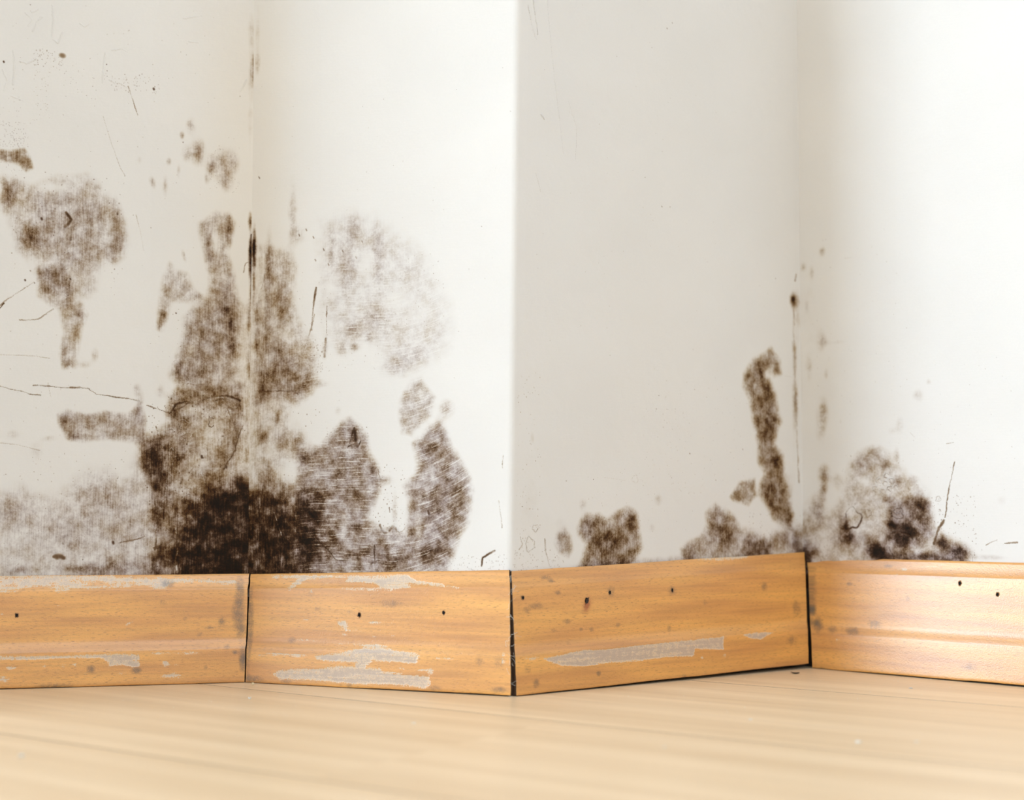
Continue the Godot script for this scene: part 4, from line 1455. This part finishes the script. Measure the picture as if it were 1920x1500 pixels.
func stains_center_right(s: StainedSkin) -> void:
	s.grime_and_shade(0.05,253.2,429.7,60.5,68.1)  # painted shade: warm tint growing from mid wall to the corner
	s.grime_and_shade(0.025,129.9,405.8,76.8,63.5)
	s.grime_and_shade(0.05,251.9,350,60.2,67.3)
	s.grime_and_shade(0.025,129.3,331.6,76.4,62.8)
	s.grime_and_shade(0.05,250.6,271.2,59.8,66.6)
	s.grime_and_shade(0.025,128.6,258,76,62.2)
	s.grime_and_shade(0.05,249.3,193.2,59.5,66)
	s.grime_and_shade(0.025,128,185.2,75.6,61.6)
	s.grime_and_shade(0.05,248,116,59.1,65.3)
	s.grime_and_shade(0.025,127.4,113,75.2,61)
	s.poly(0.62,0.75,5,[51.7,46.2,57.7,53.7,69,54.9,75.2,51.1,81.4,55.5,92.1,58.9,100.2,55.3,102,45.5,104.6,32.8,100,26.3,81.1,6.1,52.8,3.8,49.9,11.7,58.5,35.9,52.5,42.1])
	s.blob(0.4,0.9,76,35.5,11.4,8.3,0)
	s.blob(0.3,0.9,95.7,50.8,4.5,7,0)
	s.blob(-0.3,0,81.3,49.3,3.5,2.8,0)
	s.blob(0.3,0.6,55.2,61.5,3.9,4.1,0)
	s.blob(0.4,0.6,58.6,47.8,6,6.8,0)
	s.poly(0.48,0.5,4,[34.7,42.4,40.6,45.7,45.7,41.2,47.4,32.7,44,27.7,36.4,31,33.1,37.1])
	s.blob(0.25,0.6,118.6,63.7,4.2,5,0)
	s.blob(0.2,0.3,112.9,45.4,3.7,3.5,0)
	s.blob(0.16,0.2,38.1,48.1,5.9,6.8,0)
	s.poly(0.5,0.6,5,[161.3,54.8,170.1,61.3,187.9,52.4,196.8,39.7,212.1,37.2,223.4,32.5,220.1,21.4,145.4,6.9,138.9,30.7,156.3,39.7,163.1,46.4])
	s.blob(0.3,0.7,172.4,46.3,9.8,9.5,0)
	s.blob(0.25,0.7,179.7,37.1,11.9,7.3,0)
	s.blob(0.2,0.6,145.6,32.3,7.6,5.7,0)
	s.poly(0.64,1,5,[197.8,151.4,205.6,161.6,217.1,166.7,224.5,171.7,232.8,163,234.2,153.9,227.3,152,224.2,156.4,220,151.7,223,147.3,228.2,139.1,231.1,126.3,234.2,119.5,229.9,114.8,226.6,102.6,234.9,95.9,236.7,77.7,239.6,61.7,244.8,53,242.5,42.7,234.1,45.1,225.8,49.7,220.7,58.8,211.5,67.1,212.6,75.7,217.9,82.1,210.8,89.6,209.9,103.8,206,118.7,203.2,133.7,197.2,142.4])
	s.blob(0.25,0.9,214.3,152.9,7.3,7.6,0)
	s.blob(0.3,0.9,221.6,119.1,7.3,22.7,0)
	s.blob(0.3,0.9,226.4,92.8,5.2,6.1,0)
	s.blob(0.3,0.9,223.9,66.3,8.4,13.6,0)
	s.blob(-0.6,0,220,154,2.6,3.8,0)
	s.blob(0.3,0.7,240.8,66.3,4.3,22.8,0)
	s.poly(0.56,1,3,[186,63.4,183.1,65.7,192.2,76,207.5,79.1,208.4,66.4,201.1,59.7,193.1,61.2])
	s.poly(0.4,0.5,7,[197.4,44.1,220.4,40.1,241.5,45.4,271.8,46.9,271,4.6,194.4,7.3])
	s.blob(-0.6,0,205.1,53.3,7.2,3.7,0)
	s.blob(-0.4,0,216.3,42,6.2,5.2,0)
	s.blob(0.3,0.7,236,36,10.6,5.3,0)
	s.blob(0.5,0.2,246.6,32,4.3,7.6,0)
	s.poly(0.3,0.1,4,[1.1,12.7,59.3,24.3,150.3,26.8,150.1,6,1.1,4.2])
	s.blob(1.2,0.3,252.8,16.7,5.4,11.4,0)
	s.blob(0.12,1,13.3,56.8,10.6,39.9,0)
	s.blob(0.2,1,14.9,102.9,1.6,4,0)
	s.blob(0.14,1,246.6,131.3,3.2,61.5,0)
	s.blob(0.8,0.95,246.8,207.4,2.7,4.7,0)
	s.blob(0.3,0.95,249.5,207.6,5.4,5.4,0)
	s.stroke(0.9,0.95,1.4,-0.2,0.3,[250.4,226.3,249.2,221.1])
	s.stroke(0.5,1,2,-0.1,0.4,[247.3,202.8,248.1,189.3])
	s.stroke(0.45,1,1.4,-0.2,0.5,[247.4,208.6,247,185.3,248.1,154.5,248.9,139.1,249.7,119.9,250.3,93.1,251.1,75.8])
	s.stroke(0.9,1,0.5,-0.3,0.6,[245.8,177.5,247,154.4,248.4,139.1,248.5,116,249.8,93,250.6,75.8])
	s.blob(0.35,1,248.3,166.1,2.2,11.6,0)
	s.blob(0.5,1,248.8,133.3,2.7,13.9,0)
	s.blob(0.2,1,251.5,193.3,4.3,23.3,0)
	s.blob(0.06,0.95,247.3,270.8,16.3,62.6,0)
	s.ring(0.5,1,0.5,0.6,1.2,14.1,36.8,3.3,4.3,0,6.3)
	s.stroke(0.9,0.9,0.8,-0.3,0.4,[25.6,39.9,26.4,31.5,29.7,22.4])
	s.ring(0.5,1,0.5,0.5,1,18.2,46.7,2.1,2,0,6.3)
	s.stroke(0.5,1,0.7,0.5,0.6,[5.9,33.7,8.4,36.9,6.7,41.9])
	s.stroke(2.4,0.7,0.7,-0.3,0.2,[8,60.1,8.4,59.5])
	s.stroke(2.4,0.7,0.7,-0.3,0.2,[19.8,46,20.2,45.3])
	s.stroke(1.5,0.7,0.7,-0.3,0.2,[42,76.2,42.4,75.5])
	s.stroke(1.2,0.7,0.7,-0.3,0.2,[63.9,77.3,64.3,76.6])
	s.stroke(1.4,0.7,0.7,-0.3,0.2,[170.3,77.4,170.8,76.7])
	s.stroke(1.8,0.7,0.7,-0.3,0.2,[126.4,385.5,126.9,384.8])
	s.stroke(1.6,0.7,0.7,-0.3,0.2,[131.2,390.1,131.7,389.4])
	s.stroke(2,0.7,0.7,-0.3,0.2,[106.8,279.9,107.2,279.2])
	s.stroke(1.8,0.7,0.7,-0.3,0.2,[121.6,262,122.1,261.3])
	s.stroke(1.8,0.7,0.7,-0.3,0.2,[129.2,262.4,129.6,261.8])
	s.stroke(1.6,0.7,0.7,-0.3,0.2,[146.7,95.4,147.2,94.7])
	s.stroke(1.6,0.7,0.7,-0.3,0.2,[119.2,133.6,119.6,132.9])
	s.stroke(1.6,0.7,0.7,-0.3,0.2,[116.8,124.5,117.2,123.8])
	s.stroke(1.4,0.7,0.7,-0.3,0.2,[229.4,221.8,230,221.1])
	s.stroke(1.2,0.7,0.7,-0.3,0.2,[195.6,99.1,196.1,98.3])
	s.stroke(0.9,0.7,0.7,-0.3,0.2,[112.6,369.4,113,368.7])
	s.stroke(0.7,0.7,0.7,-0.3,0.2,[81.7,358.2,82.1,357.6])
	s.specks(90,0.8,0.9,3.1,23.8,22.4,144.2,0.12,0.35,31)
	s.specks(130,0.55,0.7,103.9,66.6,201.3,144.8,0.12,0.28,32)
	s.specks(80,0.5,0.7,13.3,143.8,242.2,419.6,0.12,0.25,33)
	s.specks(70,0.9,0.6,1.1,20.6,42.3,32.8,0.12,0.35,34)
	s.specks(90,1.2,0.8,68,25.4,103.8,56,0.15,0.5,35)
	s.specks(110,1.0,0.6,199.7,27.4,252.3,54.8,0.15,0.45,36)
	s.specks(60,0.5,0.7,59.4,42.7,150.9,84.6,0.12,0.3,37)
	s.stroke(0.4,0.9,0.5,-0.2,0.2,[82.2,54.5,91.2,60.3])
	s.stroke(0.22,0.9,0.4,-0.1,0.2,[71.8,78.7,90.4,76.7])
	s.ring(0.5,0.8,0.4,0.3,1.2,98.5,77.8,2.3,2.5,0,6.3)
	s.stroke(0.25,0.8,0.5,0.3,0.4,[237.9,152.1,247.5,151.4])
	s.stroke(0.2,0.5,0.5,0.4,0.5,[7.3,378.7,13.5,359,15.6,357.7])
	s.stroke(0.1,0.5,0.4,0.3,0.3,[22.8,385.1,26.9,354.5,32.4,317,37.9,286.4])
	s.stroke(0.1,0.5,0.4,0.3,0.3,[41,321.8,48.2,305.3,47.3,284.1])
	s.stroke(0.14,0.8,0.5,0.4,0.4,[15.5,271.4,19.7,259.9])
	s.stroke(0.15,0.8,1,0.5,0.6,[11.4,382.9,14.3,369.6,16,360.9])
	s.stroke(0.2,0.8,1,0.5,0.5,[18.9,309.4,21.8,306.7])
func stains_right(s: StainedSkin) -> void:
	s.grime_and_shade(0.055,7.3,428.4,39.3,67.4)  # painted shade: warm tint beside the right inner corner
	s.grime_and_shade(0.055,6.2,349.4,39.1,66.9)
	s.grime_and_shade(0.055,5.1,271.1,39,66.4)
	s.grime_and_shade(0.055,4,193.3,38.9,65.9)
	s.grime_and_shade(0.055,3,116.1,38.8,65.3)
	s.blob(1.2,0.3,2.4,11,6,19,0)
	s.blob(0.1,0.95,8.3,193,17.2,100.4,0)
	s.blob(0.3,0.7,18.9,241.5,2.6,3.5,0)
	s.blob(0.24,0.8,10.1,226.9,1.7,4.6,0)
	s.blob(0.22,0.6,3.3,232.2,2.2,3.1,0)
	s.blob(0.2,0.6,5.9,202.8,1.7,4.6,0)
	s.blob(0.34,0.8,17.9,176.9,3.8,6.1,0)
	s.blob(0.16,0.8,29.3,175.4,10,1.9,0)
	s.blob(0.34,0.9,18.5,127.1,3.8,8.4,0)
	s.blob(0.26,0.9,20.6,153.7,1.7,3.8,0)
	s.blob(0.2,0.8,7,158.3,2.6,7.7,0)
	s.blob(0.3,0.9,15.8,115.7,4.2,11.4,0)
	s.blob(0.2,0.8,31.4,119.1,1.2,2.3,0)
	s.blob(0.26,0.3,89.8,134.8,4.6,5.1,0)
	s.blob(0.2,0.3,97.7,143.9,2.3,2.9,0)
	s.blob(0.24,0.5,76.2,115.9,3.5,6.6,0)
	s.blob(0.18,0.4,69.8,111.3,4,2.9,0)
	s.blob(0.24,0.4,73.9,95.7,2,5.9,0)
	s.blob(0.6,0.8,17.8,81.5,4.6,6.8,0)
	s.blob(0.5,0.8,17.2,69.3,3.4,6.8,0)
	s.blob(0.4,0.8,13.2,54.9,3.8,9.9,0)
	s.blob(0.25,0.8,27.8,77.6,5,6.8,0)
	s.poly(0.36,0.55,9,[-15.4,45,10.8,66.3,21.6,55,31,66.3,37,81.3,45.4,95.5,57.6,99,71.9,92.8,81.1,80.3,88.8,76.6,96.3,67.9,98.3,55,101.2,45.7,107.1,40.8,117.5,35.3,124.7,27.7,124.9,3.1,-16,-3.1])
	s.blob(0.35,0.7,45.3,88,8.2,6.7,0)
	s.blob(0.3,0.6,56.8,96,8,5.9,0)
	s.blob(-0.5,0,49.2,75.7,5.7,3.7,0)
	s.blob(0.35,0.7,64.6,87.8,4,3.7,0)
	s.blob(-0.4,0,64.4,75.6,8,5.2,0)
	s.blob(0.35,0.6,73.1,75.6,3.9,3.7,0)
	s.blob(0.3,0.5,84.9,77.4,3.9,3.3,0)
	s.blob(0.4,0.5,91.6,62.9,3.8,5.8,0)
	s.blob(0.35,0.6,66.2,63.8,4.8,2.9,0)
	s.poly(0.5,0.35,5,[67.4,60.9,87.8,66.5,98.3,55.7,98.8,41.3,91.1,34,75.5,30,65.4,37])
	s.blob(0.45,0.5,75.7,40.9,11.7,9.5,0)
	s.blob(0.5,0.4,60.4,27.4,11.2,8.1,0)
	s.blob(0.45,0.5,55.7,30.2,5.6,5.9,0)
	s.blob(0.35,0.5,33.4,36.4,7.4,5.2,0)
	s.blob(0.4,0.6,31.5,45.7,3.3,8.2,0)
	s.blob(0.3,0.4,43.7,35.8,12.2,5.2,0)
	s.blob(0.5,0.2,113.7,31,9.7,5,0)
	s.blob(0.4,0.2,104.4,36.1,4.5,5.7,0)
	s.blob(0.35,0.2,94.7,25.1,22.9,3.6,0)
	s.blob(-0.4,0.1,16.7,34.1,5.9,9.1,0)
	s.blob(-0.45,0.1,36.6,55.1,4.1,6.7,0)
	s.blob(0.5,0.1,-0.9,26.1,4.3,9.2,0)
	s.blob(0.3,0.3,9.4,28.3,5.1,5.3,0)
	s.blob(0.25,0.1,137.4,26.3,14.4,2.1,0)
	s.blob(0.16,0.2,147.1,63.1,5,4.9,0)
	s.blob(0.7,0.5,34.8,45.7,2.5,6.7,0)
	s.blob(0.7,0.5,38.4,38.7,2.9,3.4,0)
	s.blob(0.75,0.5,59.7,28.1,8,4.4,0)
	s.blob(0.6,0.5,75.6,36.5,7,3.6,0)
	s.blob(0.6,0.5,70.3,46.3,3.5,3.7,0)
	s.blob(0.6,0.4,79.7,44.6,3.1,2.9,0)
	s.blob(0.55,0.5,95.4,60,2.7,4.3,0)
	s.blob(0.7,0.3,117.3,29.6,6.7,3.2,0)
	s.blob(0.6,0.3,106.3,35.1,3,3.6,0)
	s.poly(0.5,0.3,4,[55.6,25.8,87.1,27.4,121,27.6,122.7,4.8,55.2,1.9])
	s.ring(2.2,0.5,1.2,0.6,1.2,39.8,50.7,6.1,7.5,-2.2,3.2)
	s.ring(1.4,0.5,1,0.5,1.4,33.9,39.4,3.7,6,1.4,4.8)
	s.stroke(2,0.5,1.7,0.4,0.6,[36.4,43.9,38.8,38.7,37.9,36.5])
	s.ring(1.3,0.7,1,0.6,1.4,73.6,54.7,4.3,3.7,0,6.3)
	s.stroke(1.2,0.6,0.9,0.5,0.5,[68.9,56.2,73.6,53.6,76,56.2])
	s.ring(1.2,0.5,0.7,0.5,1.2,70.3,45.2,3.2,2.9,0,6.3)
	s.stroke(1.3,0.4,1,0.7,0.7,[68.6,40.8,73.4,43,77.3,41.7,81.9,41,85,37.5])
	s.ring(1.5,0.5,0.9,0.5,1.2,60.5,29.6,8.8,8.1,2.6,6.6)
	s.ring(1.1,0.6,0.7,0.5,1.2,51.7,54.5,2.4,2.6,0,6.3)
	s.ring(0.8,0.5,0.5,0.5,1,103,64.7,1.9,1.8,0,6.3)
	s.ring(1,0.6,0.6,0.5,1.4,92.3,61.1,2.3,3.6,0,6.3)
	s.ring(1.2,0.4,0.7,0.6,1.4,124.6,25.6,1.8,2.5,0,6.3)
	s.ring(1.2,0.6,0.4,-0.3,1.6,60.5,76.7,2,1.5,1,5)  # dark arcs paint shadows beside the pale crumbled rims
	s.ring(-0.8,0.6,0.5,0.6,1.6,59.7,77.5,2,1.5,0,4.2)
	s.ring(1.2,0.6,0.4,-0.3,1.6,65.2,74.9,2,1.5,1,5)
	s.ring(-0.8,0.6,0.5,0.6,1.6,64.4,75.6,2,1.5,0,4.2)
	s.ring(1.2,0.6,0.4,-0.3,1.6,70,76.7,2,1.5,1,5)
	s.ring(-0.8,0.6,0.5,0.6,1.6,69.2,77.4,2,1.5,0,4.2)
	s.ring(1.2,0.6,0.4,-0.3,1.6,68.3,71.2,2,1.5,1,5)
	s.ring(-0.8,0.6,0.5,0.6,1.6,67.6,71.9,2,1.5,0,4.2)
	s.ring(1.2,0.6,0.4,-0.3,1.6,63.1,69.4,2,1.5,1,5)
	s.ring(-0.8,0.6,0.5,0.6,1.6,62.4,70.1,2,1.5,0,4.2)
	s.ring(1.2,0.6,0.4,-0.3,1.6,73.1,72.3,2,1.5,1,5)
	s.ring(-0.8,0.6,0.5,0.6,1.6,72.3,73,2,1.5,0,4.2)
	s.ring(1.2,0.6,0.4,-0.3,1.6,66.1,80.4,2,1.5,1,5)
	s.ring(-0.8,0.6,0.5,0.6,1.6,65.3,81.1,2,1.5,0,4.2)
	s.ring(1.2,0.6,0.4,-0.3,1.6,57.2,71.2,2,1.5,1,5)
	s.ring(-0.8,0.6,0.5,0.6,1.6,56.4,71.9,2,1.5,0,4.2)
	s.stroke(1.5,0.9,0.7,-0.5,0.5,[115.2,89.3,113.1,80.8,111.1,71.9,109,61.2,107.7,51.5])
	s.stroke(1.6,0.8,1.7,-0.5,0.5,[106.9,50.1,103.4,45,101.4,39.2,99.4,33.5])
	s.stroke(0.8,0.8,0.7,-0.3,0.3,[109.8,101.6,115,102.2])
	s.stroke(0.9,0.7,0.7,-0.3,0.5,[135.4,34.3,139.4,36.5,143.7,38])
	s.stroke(0.9,0.7,1,-0.3,0.6,[148.3,35.7,151.9,36.1,157.2,36.6])
	s.stroke(0.6,0.6,0.5,-0.2,0.4,[83.9,109.4,87.7,105.7])
	s.blob(0.2,0.95,-0.9,147.1,1.7,34.8,0)
	s.stroke(0.2,0.8,0.7,0.4,0.3,[36.5,234.7,41.9,235.2])
	s.specks(240,1.1,0.4,63.5,22.3,129.1,66.6,0.15,0.5,41)
	s.specks(160,0.8,0.5,31.5,47.6,88.3,95.5,0.12,0.4,42)
	s.specks(60,0.6,0.5,0.5,96.9,83.4,254,0.12,0.3,43)
	s.specks(60,0.6,0.3,79.3,26.5,156.3,160.7,0.12,0.3,44)
	s.specks(90,1.1,0.3,-2.6,22.2,39.6,40.2,0.15,0.4,45)
func wear_left(s: StainedSkin) -> void:
	s.poly(0.62,0,3,[116.9,71.7,185.5,70.2,219,69.1,225.8,65.5,222.5,60.7,212.4,61.6,202.3,63.1,182.4,62,165.9,60.9,156.1,59.7,146.2,63.9,130,62.8,117.2,60.3])
	s.poly(0.6,0,2.5,[219,68.4,246.1,67.3,266.7,66.4,269.5,64.2,263.3,62.9,246.2,65.2,229.2,64.8,222.4,65.6])
	s.blob(0.3,0,126.8,60.8,7.7,1.7,0)
	s.blob(-0.6,0,179,64.8,7.9,1.4,0)
	s.blob(-0.6,0,126.7,64.8,4.5,1.3,0)
	s.blob(-0.6,0,209,63,6.7,1.4,0)
	s.blob(-0.5,0,152.7,65.2,3.3,1,0)
	s.poly(0.7,0.4,2.2,[118,21.4,140.5,20.1,166.6,20.2,183,20.8,199.6,20.7,206.6,20.2,207.1,11.7,203.1,11.1,197.1,13.3,187.8,12.2,187.4,15.6,183.1,17.7,160.1,19,140.6,18.1,118,18.7])
	s.blob(0.5,0,219.7,20.3,10.1,1.4,0)
	s.blob(0.5,0,238.3,19.8,8.1,1.4,0)
	s.blob(0.6,0,223.2,13.7,2.7,2.7,0)
	s.blob(0.7,0.2,228.3,5.7,8.8,2.1,0)
	s.blob(0.5,0,128.4,13.7,3.9,2,0)
	s.blob(0.55,0,166.7,14.1,2.6,1.7,0)
	s.blob(0.5,0,160.2,13.9,3.3,1.4,0)
	s.blob(0.45,0,148.8,13.9,2.9,1.3,0)
	s.blob(0.4,0,139,14.1,1.9,1.3,0)
	s.blob(0.5,0,124,6.5,4.5,2.7,0)
	s.blob(0.45,0,173.4,8.5,3.9,1.4,0)
	s.blob(0.4,0,196.5,7.9,8,1.4,0)
	s.blob(0.4,0,157,9,2.6,1.3,0)
	s.blob(0.45,0,229.9,12.5,4.1,1,0)
	s.blob(0.45,0,199.3,39.2,4.7,1,20)
	s.blob(0.5,0,121.9,46.8,1.3,1,0)
	s.blob(0.4,0,156.2,51.9,3.9,0.7,0)
	s.grime_and_shade(0.5,258.8,39.7,2.4,3.5)
	s.grime_and_shade(0.5,251,35.7,3.4,1)
	s.grime_and_shade(0.6,176.9,11.1,2.6,2.7)
	s.grime_and_shade(0.7,205.1,9.7,3,2)
	s.grime_and_shade(0.5,224.5,64.5,4.1,2.8)
	s.grime_and_shade(0.5,270.3,58.6,3.1,10.4)
	s.grime_and_shade(0.45,269,44.8,4.1,8.3)
	s.grime_and_shade(0.45,271.2,34.3,3.4,6.9)
	s.grime_and_shade(0.8,272.8,15.2,2.8,6.9)
	s.grime_and_shade(0.6,267.3,19.8,1.7,1.4)
	s.grime_and_shade(0.5,262.1,23.4,2.1,1.7)
	s.grime_and_shade(0.45,153.9,1,13,2)
	s.grime_and_shade(0.3,220.9,52.5,2.7,2.1)
	s.grime_and_shade(0.25,244.9,31.4,3.4,2.1)
	s.grime_and_shade(0.25,234.6,41.9,3.1,1.7)
	s.grime_and_shade(0.3,248.6,10.6,1.7,2.1)
func wear_center_left(s: StainedSkin) -> void:
	s.poly(0.75,0.2,2.2,[13.1,69.3,36.8,70.5,67.8,70.8,90.6,70.9,111.6,72,116.8,68.8,105.6,67.9,92.9,65.6,86.9,66.1,67.9,66.4,69.8,69.1,60.2,68.9,40,67.1,29,60,25.9,61.3,33.7,67.7,21,68.1,15.1,67.3])
	s.poly(0.6,0,2,[90.7,66.9,113.1,68.7,127.8,67.7,142.4,66,158.2,62.8,146,64.2,132.2,65.2,119,65.5,113.1,63.4,101.9,61.8,92.6,64.2])
	s.blob(0.4,0,71.7,62.1,15.3,1.4,0)
	s.blob(0.4,0,56.3,66.1,4.6,1.4,20)
	s.blob(0.45,0,44.7,60.4,1.9,2.1,20)
	s.blob(0.35,0,90.7,62.2,11.3,1.7,0)
	s.poly(0.7,0,2.2,[65,41.2,70,41.7,73.4,38.1,70.4,36.3,65.8,38.5])
	s.blob(0.5,0,70,32.5,3.8,1.7,0)
	s.blob(0.5,0,90.1,32.6,3,2,0)
	s.blob(0.4,0,97.6,34.2,2.2,1.3,0)
	s.blob(0.45,0,104,33.4,1.9,1.3,0)
	s.blob(0.4,0,77.7,32.5,2.3,1,0)
	s.blob(0.4,0,90.8,41.3,3.8,1,0)
	s.blob(0.4,0,41.8,41.8,4.7,1.4,0)
	s.blob(0.3,0,68.2,27.7,19.1,1.4,0)
	s.blob(0.3,0,90.9,27.2,15,1.3,0)
	s.blob(0.3,0,98.3,40.9,22.4,2,0)
	s.blob(0.3,0,75.7,36.1,19,1.7,0)
	s.blob(0.3,0,41.1,28.8,11.7,1.7,0)
	s.poly(0.75,0.5,2.4,[50.5,19.6,60.6,21.3,74.3,23.2,87.2,26.4,93.9,27.3,105.9,25.1,120.6,23.7,124.3,22.8,121.4,17.1,105.9,17.8,91,17.2,87.2,13.7,96.6,13.4,99.2,11.5,113.3,10.8,130.2,10.2,132.4,5.7,128,2.2,120.7,3.2,91.1,3.1,68.4,2.7,49.1,3.5,25.7,2.8,20.1,6.7,25.6,9.7,52.9,11.5,68.3,14.2,78.9,14,78.9,16,60.6,15.9,52.1,16.9])
	s.blob(0.5,0,21.6,19.1,9.5,1.4,0)
	s.blob(0.5,0,37.3,19.1,10.2,1.4,0)
	s.blob(0.45,0,138.9,21.4,14.5,1,0)
	s.blob(0.5,0,132,12.9,2.9,2.6,0)
	s.blob(0.4,0,128,13.4,7.3,1.3,0)
	s.blob(0.35,0,150.4,12.4,1.4,3.3,0)
	s.blob(0.35,0,109.6,13.9,11.1,1,0)
	s.blob(0.5,0,182.3,32.2,1.7,3.2,0)
	s.blob(0.4,0,179.8,22.4,2.1,6.5,0)
	s.blob(0.4,0,9.7,18,6.4,1,0)
	s.grime_and_shade(0.3,50.7,48.9,3.5,2)
	s.grime_and_shade(0.35,102,53.7,9,2.7)
	s.grime_and_shade(0.4,32.1,28.5,3.1,2.4)
	s.grime_and_shade(0.4,30.1,2,4.7,1.7)
	s.grime_and_shade(0.5,5.9,2.6,8,2.4)
	s.grime_and_shade(0.5,1.5,27.4,2,20.8)
	s.grime_and_shade(0.4,-0.4,51.6,2,13.9)
	s.grime_and_shade(0.3,164,20.2,4.3,3.3)
	s.grime_and_shade(0.5,178.1,3.9,5.6,1.9)
	s.grime_and_shade(0.25,177.4,20.7,4.9,6.5)
	s.grime_and_shade(0.35,135.3,2.6,5.1,2.3)
	s.grime_and_shade(0.4,76,1.4,2.3,2)
	s.grime_and_shade(0.25,44.7,58,3.9,2.7)
	s.grime_and_shade(0.15,90.8,42.3,18.8,3.4)
	s.grime_and_shade(0.25,73.7,47.5,3.8,1.7)
func wear_center_right(s: StainedSkin) -> void:
	s.poly(0.8,0.7,1.2,[24.1,21.2,38.1,23.3,54.8,24.9,71.9,24.2,93.8,24.9,116.2,25.3,139.3,26.1,163,26.5,173.7,25.9,173.6,18.1,147.7,20,146.7,15.1,120.7,16.1,93.7,15,76.2,15.5,54.8,14.9,38,16.4,29.8,18.6])
	s.poly(0.8,0.7,1.2,[191.9,26.7,198.4,27.4,212.5,27.4,220.7,26.6,213.5,24.8,209.4,22.5,200.3,23.7])
	s.blob(0.45,0,15.6,22.4,10.5,1.6,0)
	s.blob(0.5,0,153.8,13.9,2.4,1.4,0)
	s.blob(0.45,0,174,13.7,2.9,1.8,0)
	s.blob(0.45,0,178.2,78.7,29.4,1.8,0)
	s.blob(0.5,0,193.1,79.7,10,1.5,0)
	s.blob(0.4,0,174.2,26.3,3.9,1.8,0)
	s.blob(0.4,0,198.1,80.3,15,1.1,0)
	s.grime_and_shade(0.5,29.9,71,4.1,1.3)
	s.grime_and_shade(0.5,34,68.5,2.5,1.3)
	s.grime_and_shade(0.5,38.2,61.1,2.5,1.3)
	s.grime_and_shade(0.35,21.7,53.8,6.5,2.3)
	s.grime_and_shade(0.3,13.6,51.2,3.2,2.6)
	s.grime_and_shade(0.4,44.4,43.2,3.8,2)
	s.grime_and_shade(0.35,63.4,37.2,2.1,2)
	s.grime_and_shade(0.4,55.3,37.6,1.7,1.3)
	s.grime_and_shade(0.35,85,38.7,2.2,2)
	s.grime_and_shade(0.35,127.8,34.4,2.3,2.8)
	s.grime_and_shade(0.45,216.5,58.5,3.1,3.3)
	s.grime_and_shade(0.25,160.9,49.8,3.4,2.1)
	s.grime_and_shade(0.5,66.2,9.5,2.1,1.7)
	s.grime_and_shade(0.5,17.6,7,2.4,2.9)
	s.grime_and_shade(0.4,137.7,2.4,2.8,1.7)
	s.grime_and_shade(0.4,80.8,60.1,3.5,3.4)
	s.grime_and_shade(0.4,132.6,58.7,4.2,3.5)
	s.grime_and_shade(0.35,238.2,20.4,6.3,3.7)
	s.grime_and_shade(0.4,246.4,42.4,4.2,6)
	s.grime_and_shade(0.25,34,38.1,3.3,1.7)
	s.grime_and_shade(0.25,11.6,15.5,3.2,3.2)
	s.grime_and_shade(0.25,44.3,29.2,2.1,1.7)
	s.rust(60.9,53.4)
func wear_right(s: StainedSkin) -> void:
	s.blob(0.5,0,68.9,71.5,7,1.4,0)
	s.blob(0.35,0,43.1,73.6,5.7,1.1,0)
	s.blob(0.35,0,65,67.8,7.9,1.1,0)
	s.blob(0.5,0,21,21.3,2.5,1.5,20)
	s.blob(0.3,0,88.3,73.7,11.4,1.1,0)
	s.blob(0.3,0,95.9,75.3,6,1.1,0)
	s.grime_and_shade(0.4,28.6,60.1,2.5,1.8)
	s.grime_and_shade(0.5,32.2,27.9,5.7,2.9)
	s.grime_and_shade(0.4,48.5,33.6,5.6,3.6)
	s.grime_and_shade(0.4,16.5,28,4.2,3)
	s.grime_and_shade(0.5,5.7,30.4,3.4,6)
	s.grime_and_shade(0.9,0.7,40.9,1.7,3)
	s.grime_and_shade(0.7,3.1,31.7,2.5,2.2)
	s.grime_and_shade(0.4,0,53.3,3.4,18.8)
	s.grime_and_shade(0.5,9,-0.3,8.4,1.9)
	s.grime_and_shade(0.4,57.2,73.3,4,1.5)
	s.grime_and_shade(0.3,72.5,52.3,2.3,2.9)
	s.grime_and_shade(0.3,116.9,9.9,6.6,3.5)
	s.grime_and_shade(0.5,-9.2,71.8,2.2,7.6)
